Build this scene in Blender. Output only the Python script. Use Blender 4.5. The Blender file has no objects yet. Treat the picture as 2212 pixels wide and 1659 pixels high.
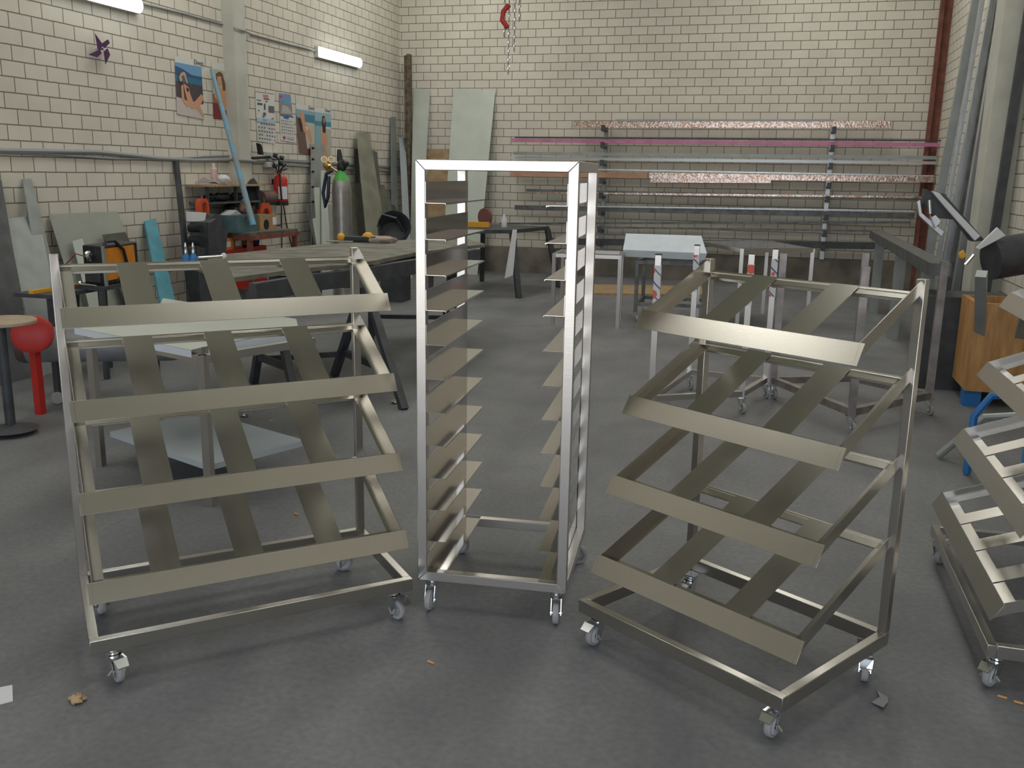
import bpy, bmesh, math, random
from mathutils import Vector, Matrix
random.seed(7)
PI = math.pi
S = bpy.context.scene
COL = S.collection

# ------------------------------------------------------------------ camera, world, exposure
F_PX, HC = 2002.0, 1.65                       # focal length in pixels of the 2212 wide frame, eye height
M = Matrix(((0.96416299, -0.25484379, -0.07378592),
            (0.26482828, 0.94120415, 0.2097635),
            (0.01599069, -0.2217868, 0.97496406)))      # columns: right, forward, up
cam_d = bpy.data.cameras.new('camera'); cam = bpy.data.objects.new('camera', cam_d); COL.objects.link(cam)
cam_d.sensor_fit = 'HORIZONTAL'; cam_d.sensor_width = 36.0; cam_d.lens = F_PX * 36.0 / 2212.0
cam_d.clip_start = 0.05; cam_d.clip_end = 200
_r, _f, _u = M.col[0], M.col[1], M.col[2]
cam.matrix_world = Matrix(((_r[0], _u[0], -_f[0], 0), (_r[1], _u[1], -_f[1], 0), (_r[2], _u[2], -_f[2], HC), (0, 0, 0, 1)))
S.camera = cam
S.view_settings.view_transform = 'Standard'; S.view_settings.look = 'None'
S.view_settings.exposure = 0.0; S.view_settings.gamma = 1.0
W = bpy.data.worlds.new('sky'); S.world = W; W.use_nodes = True
W.node_tree.nodes['Background'].inputs[0].default_value = (0.80, 0.88, 1.0, 1)
W.node_tree.nodes['Background'].inputs[1].default_value = 3.2

XL, XR, YB, YF, ZC = -6.227, 2.32, 15.414, -3.2, 5.6     # room: left, right, back, door wall, roof
def area(name, loc, rot, sx, sy, power, color=(1, 1, 1), spread=PI):
    l = bpy.data.lights.new(name, 'AREA'); l.shape = 'RECTANGLE'; l.size = sx; l.size_y = sy
    l.energy = power; l.color = color; l.spread = spread
    o = bpy.data.objects.new(name, l); COL.objects.link(o); o.location = loc; o.rotation_euler = rot
    return o
# daylight through the open roller door behind the camera
DOOR = (-3.6, 1.9, 0.0, 3.9)
_p = area('door_portal', ((DOOR[0]+DOOR[1])/2, YF-0.02, DOOR[3]/2), (PI/2, 0, 0), DOOR[1]-DOOR[0], DOOR[3], 1, (0.93, 0.96, 1.0)); _p.data.cycles.is_portal = True
_s = bpy.data.lights.new('sun', 'SUN'); _s.energy = 26; _s.angle = 0.01; _s.color = (1, 0.96, 0.9)
sun = bpy.data.objects.new('sun', _s); COL.objects.link(sun); sun.rotation_euler = Vector((-0.5, -0.12, -0.85)).to_track_quat('-Z', 'Y').to_euler()
# daylight through the translucent roof panels
SKY = [(-4.6, 3.0), (-4.6, 8.5), (-4.6, 13.0), (0.4, 3.0), (0.4, 8.5), (0.4, 13.0)]
for i, (x, y) in enumerate(SKY):
    area('roof_daylight_%d' % i, (x, y, ZC-0.06), (0, 0, 0), 1.1, 2.6, 36, (1.0, 0.985, 0.92))

# ------------------------------------------------------------------ points in the room seen at a pixel of the frame
def ray(px, py): return M @ Vector(((px-1106)/F_PX, 1, -(py-829.5)/F_PX))
def az(px, py, z=0.0):
    d = ray(px, py); t = (z-HC)/d.z; return Vector((d.x*t, d.y*t, z))
def ay(px, py, Y):
    d = ray(px, py); t = Y/d.y; return Vector((d.x*t, Y, HC+d.z*t))
def ax(px, py, X):
    d = ray(px, py); t = X/d.x; return Vector((X, d.y*t, HC+d.z*t))
def up(px, py, P):
    d = ray(px, py); t = math.hypot(P[0], P[1])/math.hypot(d.x, d.y); return Vector((P[0], P[1], HC+d.z*t))

# ------------------------------------------------------------------ materials
MATS = {}
def nodes(m): return m.node_tree.nodes, m.node_tree.links
def mat(name, col, rough=0.5, metal=0.0, spec=0.5, vary=0.0, scale=8.0, emit=None, bump=0.0, trans=0.0, alpha=1.0, streak=None, col2=None):
    if name in MATS: return MATS[name]
    m = bpy.data.materials.new(name); m.use_nodes = True; n, l = nodes(m); b = n['Principled BSDF']
    b.inputs['Base Color'].default_value = (*col, 1); b.inputs['Roughness'].default_value = rough
    b.inputs['Metallic'].default_value = metal; b.inputs['Specular IOR Level'].default_value = spec
    if trans: b.inputs['Transmission Weight'].default_value = trans
    if alpha < 1: b.inputs['Alpha'].default_value = alpha
    if emit:
        b.inputs['Emission Color'].default_value = (*emit[0], 1); b.inputs['Emission Strength'].default_value = emit[1]
    if vary or bump or streak:
        tc = n.new('ShaderNodeTexCoord'); mp = n.new('ShaderNodeMapping'); l.new(tc.outputs['Object'], mp.inputs[0])
        if streak: mp.inputs['Scale'].default_value = streak
        nz = n.new('ShaderNodeTexNoise'); nz.inputs['Scale'].default_value = scale; nz.inputs['Detail'].default_value = 4
        l.new(mp.outputs[0], nz.inputs['Vector'])
        if vary:
            mx = n.new('ShaderNodeMix'); mx.data_type = 'RGBA'
            c2 = col2 or tuple(c*(1-vary) for c in col)
            mx.inputs['A'].default_value = (*c2, 1); mx.inputs['B'].default_value = (*(min(1, c*(1+vary*0.6)) for c in col), 1)
            mr = n.new('ShaderNodeMapRange'); mr.inputs[1].default_value = 0.35; mr.inputs[2].default_value = 0.65
            l.new(nz.outputs['Fac'], mr.inputs[0]); l.new(mr.outputs[0], mx.inputs['Factor']); l.new(mx.outputs['Result'], b.inputs['Base Color'])
        if bump:
            bp = n.new('ShaderNodeBump'); bp.inputs['Strength'].default_value = bump; bp.inputs['Distance'].default_value = 0.004
            l.new(nz.outputs['Fac'], bp.inputs['Height']); l.new(bp.outputs[0], b.inputs['Normal'])
    MATS[name] = m; return m

def brick_mat(name, axis, o, z0):
    m = bpy.data.materials.new(name); m.use_nodes = True; n, l = nodes(m); b = n['Principled BSDF']
    g = n.new('ShaderNodeNewGeometry'); sp = n.new('ShaderNodeSeparateXYZ'); l.new(g.outputs['Position'], sp.inputs[0])
    def add(sock, v):
        a = n.new('ShaderNodeMath'); a.operation = 'ADD'; l.new(sock, a.inputs[0]); a.inputs[1].default_value = v; return a.outputs[0]
    cb = n.new('ShaderNodeCombineXYZ'); l.new(add(sp.outputs[axis], -o), cb.inputs[0]); l.new(add(sp.outputs[2], -z0), cb.inputs[1])
    nw = n.new('ShaderNodeTexNoise'); nw.inputs['Scale'].default_value = 9; l.new(g.outputs['Position'], nw.inputs['Vector'])
    vm = n.new('ShaderNodeVectorMath'); vm.operation = 'MULTIPLY_ADD'
    l.new(nw.outputs['Color'], vm.inputs[0]); vm.inputs[1].default_value = (0.006, 0.006, 0); l.new(cb.outputs[0], vm.inputs[2])
    bt = n.new('ShaderNodeTexBrick'); l.new(vm.outputs[0], bt.inputs['Vector'])
    bt.inputs['Scale'].default_value = 1.0; bt.inputs['Brick Width'].default_value = 0.2583; bt.inputs['Row Height'].default_value = 0.13
    bt.inputs['Mortar Size'].default_value = 0.0058; bt.inputs['Mortar Smooth'].default_value = 0.25; bt.offset = 0.5; bt.offset_frequency = 2
    bt.inputs['Color1'].default_value = (0.66, 0.625, 0.545, 1); bt.inputs['Color2'].default_value = (0.70, 0.665, 0.59, 1); bt.inputs['Mortar'].default_value = (0.235, 0.205, 0.165, 1)
    ns = n.new('ShaderNodeTexNoise'); ns.inputs['Scale'].default_value = 1.6; ns.inputs['Detail'].default_value = 6; l.new(g.outputs['Position'], ns.inputs['Vector'])
    mr = n.new('ShaderNodeMapRange'); l.new(ns.outputs['Fac'], mr.inputs[0]); mr.inputs[1].default_value = 0.3; mr.inputs[2].default_value = 0.7
    mr.inputs[3].default_value = 0.90; mr.inputs[4].default_value = 1.04
    mx = n.new('ShaderNodeMix'); mx.data_type = 'RGBA'; mx.blend_type = 'MULTIPLY'; mx.inputs['Factor'].default_value = 1
    l.new(bt.outputs['Color'], mx.inputs['A']); l.new(mr.outputs[0], mx.inputs['B']); l.new(mx.outputs['Result'], b.inputs['Base Color'])
    bp = n.new('ShaderNodeBump'); bp.invert = True; bp.inputs['Distance'].default_value = 0.006; bp.inputs['Strength'].default_value = 0.7
    l.new(bt.outputs['Fac'], bp.inputs['Height']); l.new(bp.outputs[0], b.inputs['Normal'])
    b.inputs['Roughness'].default_value = 0.85; b.inputs['Specular IOR Level'].default_value = 0.25
    MATS[name] = m; return m

def floor_mat():
    m = bpy.data.materials.new('floor_concrete'); m.use_nodes = True; n, l = nodes(m); b = n['Principled BSDF']
    g = n.new('ShaderNodeNewGeometry')
    def noise(s, d, st=None):
        z = n.new('ShaderNodeTexNoise'); z.inputs['Scale'].default_value = s; z.inputs['Detail'].default_value = d
        if st:
            mp = n.new('ShaderNodeMapping'); mp.inputs['Scale'].default_value = st; mp.inputs['Rotation'].default_value = (0, 0, 0.5); l.new(g.outputs['Position'], mp.inputs[0]); l.new(mp.outputs[0], z.inputs['Vector'])
        else: l.new(g.outputs['Position'], z.inputs['Vector'])
        return z.outputs['Fac']
    def ramp(f, a, bb, ca, cbb):
        r = n.new('ShaderNodeValToRGB'); r.color_ramp.elements[0].position = a; r.color_ramp.elements[1].position = bb
        r.color_ramp.elements[0].color = (*ca, 1); r.color_ramp.elements[1].color = (*cbb, 1); l.new(f, r.inputs[0]); return r.outputs[0]
    c = ramp(noise(1.1, 5), 0.32, 0.68, (0.165, 0.168, 0.178), (0.225, 0.228, 0.240))
    def mul(a, bb):
        x = n.new('ShaderNodeMix'); x.data_type = 'RGBA'; x.blend_type = 'MULTIPLY'; x.inputs['Factor'].default_value = 1
        l.new(a, x.inputs['A']); l.new(bb, x.inputs['B']); return x.outputs['Result']
    c = mul(c, ramp(noise(2.2, 6, (1, 0.35, 1)), 0.3, 0.62, (0.72, 0.72, 0.74), (1, 1, 1)))
    c = mul(c, ramp(noise(38, 3), 0.3, 0.7, (0.88, 0.88, 0.88), (1.1, 1.1, 1.1)))
    l.new(c, b.inputs['Base Color'])
    v = n.new('ShaderNodeMapRange'); l.new(noise(3, 4), v.inputs[0]); v.inputs[3].default_value = 0.42; v.inputs[4].default_value = 0.72
    l.new(v.outputs[0], b.inputs['Roughness']); b.inputs['Specular IOR Level'].default_value = 0.35
    MATS['floor_concrete'] = m; return m

SS = mat('brushed_stainless', (0.60, 0.57, 0.53), 0.30, 1.0, streak=(2, 60, 60), scale=6, bump=0.05)
SSF = mat('satin_stainless_sheet', (0.52, 0.50, 0.46), 0.27, 1.0, streak=(60, 2, 60), scale=6, bump=0.04)
POL = mat('polished_stainless', (0.58, 0.56, 0.54), 0.10, 1.0)
ZINC = mat('zinc_plated', (0.75, 0.78, 0.80), 0.18, 1.0)
TYRE = mat('grey_rubber', (0.36, 0.35, 0.36), 0.55, vary=0.1)
HUB = mat('pale_hub_plastic', (0.55, 0.56, 0.57), 0.35)
DARK = mat('dark_painted_steel', (0.055, 0.06, 0.068), 0.5, vary=0.3)
BLACK = mat('black_plastic', (0.015, 0.016, 0.02), 0.45)
GSTEEL = mat('grey_galvanised_sheet', (0.34, 0.37, 0.36), 0.45, 0.35, vary=0.12, scale=5)
LGREEN = mat('pale_green_grey_sheet', (0.50, 0.54, 0.49), 0.42, 0.15, vary=0.06, scale=3)
OLIVE = mat('olive_grey_sheet', (0.25, 0.25, 0.20), 0.5, 0.2, vary=0.2, scale=4)
STEEL = mat('raw_mill_steel', (0.17, 0.18, 0.18), 0.45, 0.6, vary=0.3, scale=10)
WHITE = mat('white_film', (0.66, 0.72, 0.80), 0.45, vary=0.04)
PAPER = mat('white_paper', (0.72, 0.72, 0.76), 0.7)
WOOD = mat('plywood', (0.42, 0.29, 0.16), 0.65, vary=0.25, scale=5, streak=(1, 8, 1))
PWOOD = mat('orange_crate_wood', (0.50, 0.27, 0.10), 0.6, vary=0.25, scale=4, streak=(6, 6, 1))
RUST = mat('red_oxide_steel', (0.22, 0.07, 0.045), 0.6, vary=0.3, scale=12)
BLUE = mat('blue_paint', (0.02, 0.16, 0.45), 0.4)
TEAL = mat('turquoise_board', (0.10, 0.33, 0.42), 0.6, vary=0.12)
ORANGE = mat('orange_paint', (0.75, 0.27, 0.02), 0.45, vary=0.1)
RED = mat('red_paint', (0.50, 0.025, 0.02), 0.4)
YEL = mat('yellow_plastic', (0.75, 0.38, 0.03), 0.45)
GREEN = mat('green_paint', (0.07, 0.42, 0.08), 0.45)
BRASS = mat('brass', (0.70, 0.48, 0.18), 0.3, 1.0)
CONC = mat('cast_concrete', (0.52, 0.52, 0.46), 0.85, vary=0.12, scale=3, bump=0.3)
DCONC = mat('stained_concrete_plinth', (0.20, 0.18, 0.155), 0.85, vary=0.35, scale=3)
FOIL = mat('crumpled_clear_film', (0.55, 0.50, 0.47), 0.16, 0.75, vary=0.55, scale=35, streak=(1, 1, 1), bump=1.0, col2=(0.42, 0.22, 0.13))
CARD = mat('brown_cardboard', (0.50, 0.29, 0.19), 0.7, vary=0.12)
PINK = mat('pink_film', (0.72, 0.25, 0.45), 0.35, vary=0.12)
ALU = mat('aluminium_profile', (0.62, 0.64, 0.66), 0.34, 0.85, vary=0.12, scale=9, streak=(3, 3, 0.6))
DOOROUT = mat('outdoor_pavement', (0.30, 0.29, 0.27), 0.9, vary=0.1)

def tape_mat():
    m = bpy.data.materials.new('printed_packing_tape'); m.use_nodes = True; n, l = nodes(m); b = n['Principled BSDF']
    tc = n.new('ShaderNodeTexCoord'); wv = n.new('ShaderNodeTexWave'); wv.inputs['Scale'].default_value = 7; wv.inputs['Distortion'].default_value = 1.2
    wv.bands_direction = 'DIAGONAL'; l.new(tc.outputs['Object'], wv.inputs['Vector'])
    vo = n.new('ShaderNodeTexVoronoi'); vo.inputs['Scale'].default_value = 11; l.new(tc.outputs['Object'], vo.inputs['Vector'])
    r1 = n.new('ShaderNodeValToRGB'); e = r1.color_ramp.elements; e[0].position = 0.0; e[0].color = (0.70, 0.70, 0.74, 1); e[1].position = 0.93; e[1].color = (0.70, 0.70, 0.74, 1)
    x = r1.color_ramp.elements.new(0.95); x.color = (0.08, 0.10, 0.30, 1); l.new(wv.outputs['Fac'], r1.inputs[0])
    r2 = n.new('ShaderNodeValToRGB'); r2.color_ramp.interpolation = 'CONSTANT'; e = r2.color_ramp.elements; e[0].position = 0.0; e[0].color = (1, 1, 1, 1); e[1].position = 0.36; e[1].color = (0, 0, 0, 1)
    l.new(vo.outputs['Distance'], r2.inputs[0])
    mx = n.new('ShaderNodeMix'); mx.data_type = 'RGBA'; l.new(r2.outputs[0], mx.inputs['Factor']); l.new(r1.outputs[0], mx.inputs['A']); mx.inputs['B'].default_value = (0.72, 0.10, 0.05, 1)
    l.new(mx.outputs['Result'], b.inputs['Base Color']); b.inputs['Roughness'].default_value = 0.3
    return m
TAPE = tape_mat()

# ------------------------------------------------------------------ mesh building
V = Vector
class MB:
    def __init__(s): s.v = []; s.f = []; s.m = []; s.mi = 0
    def _add(s, vs, fs):
        k = len(s.v); s.v += [V(p) for p in vs]; s.f += [[i+k for i in f] for f in fs]; s.m += [s.mi]*len(fs)
    def box(s, a, b):
        x0, x1 = sorted((a[0], b[0])); y0, y1 = sorted((a[1], b[1])); z0, z1 = sorted((a[2], b[2]))
        s._add([(x0, y0, z0), (x1, y0, z0), (x1, y1, z0), (x0, y1, z0), (x0, y0, z1), (x1, y0, z1), (x1, y1, z1), (x0, y1, z1)],
               [(0, 3, 2, 1), (4, 5, 6, 7), (0, 1, 5, 4), (1, 2, 6, 5), (2, 3, 7, 6), (3, 0, 4, 7)]); return s
    def prism(s, pts, vec):                       # polygon swept by vec
        pts = [V(p) for p in pts]; vec = V(vec); n = len(pts)
        nrm = V((0, 0, 0))
        for i in range(n): nrm += pts[i].cross(pts[(i+1) % n])
        if nrm.dot(vec) < 0: pts = pts[::-1]
        s._add(pts + [p+vec for p in pts], [list(range(n))[::-1], list(range(n, 2*n))] + [(i, (i+1) % n, n+(i+1) % n, n+i) for i in range(n)]); return s
    def plate(s, pts, th):                        # polygon thickened along its own normal, half to each side
        pts = [V(p) for p in pts]; n = V((0, 0, 0))
        for i in range(len(pts)): n += (pts[i]-pts[0]).cross(pts[(i+1) % len(pts)]-pts[0])
        n.normalize(); return s.prism([p-n*th/2 for p in pts], n*th)
    def bar(s, P, Q, w, h=None, upv=(0, 0, 1)):   # rectangular bar: w sideways, h along upv
        h = w if h is None else h; P = V(P); Q = V(Q); d = (Q-P).normalized(); u = V(upv)
        if abs(d.dot(u.normalized())) > 0.98: u = V((0, 1, 0))
        a = d.cross(u).normalized(); b = a.cross(d).normalized(); a = a*w/2; b = b*h/2
        return s.prism([P-a-b, P+a-b, P+a+b, P-a+b], Q-P)
    def cyl(s, P, Q, r, r2=None, n=16):
        r2 = r if r2 is None else r2; P = V(P); Q = V(Q); d = (Q-P).normalized(); t = V((0, 0, 1)) if abs(d.z) < 0.9 else V((1, 0, 0))
        a = d.cross(t).normalized(); b = d.cross(a)
        c0 = [P+(a*math.cos(2*PI*i/n)+b*math.sin(2*PI*i/n))*r for i in range(n)]; c1 = [Q+(a*math.cos(2*PI*i/n)+b*math.sin(2*PI*i/n))*r2 for i in range(n)]
        s._add(c0+c1, [list(range(n))[::-1], list(range(n, 2*n))] + [(i, (i+1) % n, n+(i+1) % n, n+i) for i in range(n)]); return s
    def lathe(s, prof, O, axis=(0, 0, 1), n=24):  # prof: (r, h)
        O = V(O); d = V(axis).normalized(); t = V((0, 0, 1)) if abs(d.z) < 0.9 else V((1, 0, 0)); a = d.cross(t).normalized(); b = d.cross(a)
        vs = []
        for r, h in prof:
            for i in range(n): vs.append(O+d*h+(a*math.cos(2*PI*i/n)+b*math.sin(2*PI*i/n))*max(r, 1e-4))
        fs = []
        for k in range(len(prof)-1):
            for i in range(n): fs.append((k*n+i, k*n+(i+1) % n, (k+1)*n+(i+1) % n, (k+1)*n+i))
        fs.append(list(range(n))[::-1]); fs.append([(len(prof)-1)*n+i for i in range(n)])
        s._add(vs, fs); return s
    def tube(s, pts, r, n=8):
        pts = [V(p) for p in pts]; vs = []; m = len(pts)
        pa = None
        for k, p in enumerate(pts):
            d = (pts[min(k+1, m-1)]-pts[max(k-1, 0)]).normalized()
            if pa is None: t = V((0, 0, 1)) if abs(d.z) < 0.9 else V((1, 0, 0)); a = d.cross(t).normalized()
            else: a = (pa-d*pa.dot(d)).normalized()
            pa = a; b = d.cross(a); rr = r[k] if isinstance(r, (list, tuple)) else r
            for i in range(n): vs.append(p+(a*math.cos(2*PI*i/n)+b*math.sin(2*PI*i/n))*rr)
        fs = [(k*n+i, k*n+(i+1) % n, (k+1)*n+(i+1) % n, (k+1)*n+i) for k in range(m-1) for i in range(n)]
        fs.append(list(range(n))[::-1]); fs.append([(m-1)*n+i for i in range(n)]); s._add(vs, fs); return s
    def blob(s, c, rx, ry, rz, seed=0, rough=0.25, n=14, k=9):
        rnd = random.Random(seed); ph = [rnd.uniform(0, 6) for _ in range(6)]
        vs = []; 
        for j in range(k+1):
            th = PI*j/k
            for i in range(n):
                p = 2*PI*i/n; q = 1+rough*(math.sin(3*p+ph[0]+2*th)*0.4+math.sin(5*p+ph[1]-3*th)*0.3+math.sin(4*th+ph[2])*0.3+rnd.uniform(-.2, .2))
                q = 1 if j in (0, k) else q
                vs.append((c[0]+rx*q*math.sin(th)*math.cos(p), c[1]+ry*q*math.sin(th)*math.sin(p), c[2]+rz*q*math.cos(th)))
        fs = [(j*n+i, (j+1)*n+i, (j+1)*n+(i+1) % n, j*n+(i+1) % n) for j in range(k) for i in range(n)]
        s._add(vs, fs); return s
    def build(s, name, material, parent=None, local=False, bevel=0, smooth=True):
        if local: off = V((0, 0, 0))
        elif parent is not None: off = parent.location.copy()
        else:
            xs = [p.x for p in s.v]; ys = [p.y for p in s.v]; off = V(((min(xs)+max(xs))/2, (min(ys)+max(ys))/2, min(p.z for p in s.v)))
        me = bpy.data.meshes.new(name); me.from_pydata([p-off for p in s.v], [], s.f)
        ms = material if isinstance(material, (list, tuple)) else [material]
        for x in ms: me.materials.append(x)
        if len(ms) > 1:
            for p, i in zip(me.polygons, s.m): p.material_index = min(i, len(ms)-1)
        if smooth:
            me.polygons.foreach_set('use_smooth', [True]*len(me.polygons)); me.set_sharp_from_angle(angle=math.radians(35))
        me.update()
        o = bpy.data.objects.new(name, me); COL.objects.link(o)
        if parent is not None: o.parent = parent
        else: o.location = off
        if parent is not None and parent.type == 'MESH' and not local: pass
        if bevel:
            bv = o.modifiers.new('bevel', 'BEVEL'); bv.width = bevel; bv.segments = 2; bv.limit_method = 'ANGLE'
        return o
# a child of a child keeps world coordinates: MB.build subtracts only the parent's own location, so parts are built at zero offset
def sub(mb, name, material, part, thing, **k):
    o = mb.build(name, material, thing, **k); o.parent = part; return o
def tag(o, label, cat, group=None, kind=None):
    o['label'] = label; o['category'] = cat
    if group: o['group'] = group
    if kind: o['kind'] = kind
    return o
def thing(name, label, cat, loc=(0, 0, 0), rz=0.0, group=None):
    o = bpy.data.objects.new(name, None); COL.objects.link(o); o.location = loc; o.rotation_euler = (0, 0, rz); o.empty_display_size = 0.1
    return tag(o, label, cat, group)
def struct(name, mb, material, **k):
    o = mb.build(name, material, **k); o['kind'] = 'structure'; return o
def one(name, mb, material, label, cat, group=None, **k): return tag(mb.build(name, material, **k), label, cat, group)

# ------------------------------------------------------------------ the building
BRB = brick_mat('brick_back', 0, XL+0.163-25.83*2, 4.195-0.13*101)
BRL = brick_mat('brick_side', 1, YB-8.5-25.83*2, 4.195-0.13*81)
struct('floor', MB().box((XL-0.3, YF-0.4, -0.15), (XR+0.3, YB+0.3, 0)), floor_mat())
struct('wall_back', MB().box((XL-0.25, YB, 0), (XR+0.25, YB+0.25, ZC)), BRB)
struct('wall_left', MB().box((XL-0.25, YF, 0), (XL, YB, ZC)), BRL)
struct('wall_right', MB().box((XR, YF, 0), (XR+0.25, YB, ZC)), BRL)
fw = MB(); fw.box((XL-0.25, YF-0.25, 0), (DOOR[0], YF, ZC)); fw.box((DOOR[1], YF-0.25, 0), (XR+0.25, YF, ZC)); fw.box((DOOR[0], YF-0.25, DOOR[3]), (DOOR[1], YF, ZC))
struct('wall_front', fw, BRB)
struct('ground_outside', MB().box((-30, -40, -0.2), (30, YF-0.4, -0.05)), DOOROUT)
cl = MB()
xs = [XL-0.25, -5.15, -4.05, -0.15, 0.95, XR+0.25]
for i in range(5):
    if i in (1, 3):
        ys = [YF, 1.7, 4.3, 7.2, 9.8, 11.7, 14.3, YB+0.25]
        for j in range(0, 7, 2): cl.box((xs[i], ys[j], ZC), (xs[i+1], ys[j+1], ZC+0.08))
    else: cl.box((xs[i], YF-0.25, ZC), (xs[i+1], YB+0.25, ZC+0.08))
struct('ceiling', cl, mat('roof_sheeting', (0.42, 0.44, 0.34), 0.7, vary=0.1))
GLZ = mat('translucent_roof_panel', (0.8, 0.8, 0.7), 0.5, emit=((1.0, 0.98, 0.9), 2.5))
for i, (x, y) in enumerate(SKY): struct('window_%d' % (i+1), MB().box((x-0.55, y-1.3, ZC+0.0), (x+0.55, y+1.3, ZC+0.02)), GLZ)
# concrete columns on the side walls
p0 = ax(501, 100, XL).y
struct('trim_1', MB().box((XL, 9.99, 0), (XL+0.15, 10.25, ZC)), CONC)
struct('trim_2', MB().box((XR-0.28, 10.45, 0), (XR, 10.85, ZC)), CONC)
# plinth course along the back wall and the rusty steel upright in both back corners
zp = ay(1860, 562, YB).z
struct('baseboard_back', MB().box((XL, YB-0.10, 0), (XR, YB, zp)), DCONC)
struct('trim_3', MB().box((XR-0.17, YB-0.05, 0), (XR, YB, ZC)).box((XR-0.17, YB-0.12, 0), (XR-0.12, YB-0.05, ZC)), mat('rusty_red_steel', (0.20, 0.07, 0.05), 0.7, vary=0.3))

# ------------------------------------------------------------------ casters and the three display trolleys
def caster(root, x, y, top, yaw, brake=True, r=0.038, blue=False, zname='caster'):
    """swivel caster hanging from z=top at local x, y; wheel trails towards yaw"""
    d = V((math.cos(yaw), math.sin(yaw), 0)); s = V((-d.y, d.x, 0)); c = V((x, y, 0)); ac = c + d*0.028; ac.z = r
    m = MB(); m.prism([c+d*0.03+s*0.03+V((0, 0, top-.004)), c-d*0.03+s*0.03+V((0, 0, top-.004)), c-d*0.03-s*0.03+V((0, 0, top-.004)), c+d*0.03-s*0.03+V((0, 0, top-.004))], (0, 0, .004))
    ft = 2*r+0.012
    m.cyl((x, y, ft), (x, y, top-.003), 0.021, 0.017, 16)
    m.cyl((x, y, ft+0.006), (x, y, ft+0.014), 0.026, None, 18)
    for k in (-1, 1):
        o = s*k*0.017; a = c+d*0.026+o; b = c-d*0.022+o
        m.prism([V((a.x, a.y, ft+.004)), V((b.x, b.y, ft+.004)), ac-d*0.014+o+V((0, 0, -.006)), ac+o+V((0, 0, -.014)), ac+d*0.014+o+V((0, 0, -.004))], s*k*0.003)
    m.prism([c+d*0.026-s*0.018+V((0, 0, ft)), c-d*0.022-s*0.018+V((0, 0, ft)), c-d*0.022+s*0.018+V((0, 0, ft)), c+d*0.026+s*0.018+V((0, 0, ft))], (0, 0, .004))
    m.cyl(ac-s*0.022, ac+s*0.022, 0.006, None, 10)
    if brake:
        q = ac+d*0.03
        m.prism([q+s*0.022+V((0, 0, r+.012)), q-s*0.022+V((0, 0, r+.012)), q+d*0.028-s*0.018+V((0, 0, r-.006)), q+d*0.028+s*0.018+V((0, 0, r-.006))], (0, 0, .004))
        m.prism([q+s*0.022+V((0, 0, r+.012)), q-s*0.022+V((0, 0, r+.012)), c+d*0.01-s*0.02+V((0, 0, ft)), c+d*0.01+s*0.02+V((0, 0, ft))], (0, 0, .004))
        m.prism([ac+s*0.02+V((0, 0, -.008)), ac+s*0.032+V((0, 0, -.016)), ac+s*0.034+V((0, 0, -.006)), ac+s*0.02+V((0, 0, .008))], d*0.008)
        m.prism([ac-s*0.02+V((0, 0, -.008)), ac-s*0.032+V((0, 0, -.016)), ac-s*0.034+V((0, 0, -.006)), ac-s*0.02+V((0, 0, .008))], d*0.008)
    f = m.build(zname, ZINC, root, local=True)
    w = MB(); w.lathe([(r-.008, -.0115), (r-.002, -.0105), (r, -.006), (r, .006), (r-.002, .0105), (r-.008, .0115), (r-.010, .0095), (0.009, .0095), (.009, -.0095), (r-.010, -.0095)], ac, s, 26)
    wo = w.build('wheel', TYRE, root, local=True); wo.parent = f
    h = MB(); h.lathe([(r-.0105, -.010), (r-.0105, .010), (r-.014, .0115), (.01, .0115), (.01, -.0115), (r-.014, -.0115)], ac, s, 22)
    ho = h.build('wheel_hub', HUB, root, local=True); ho.parent = f
    return f

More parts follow.
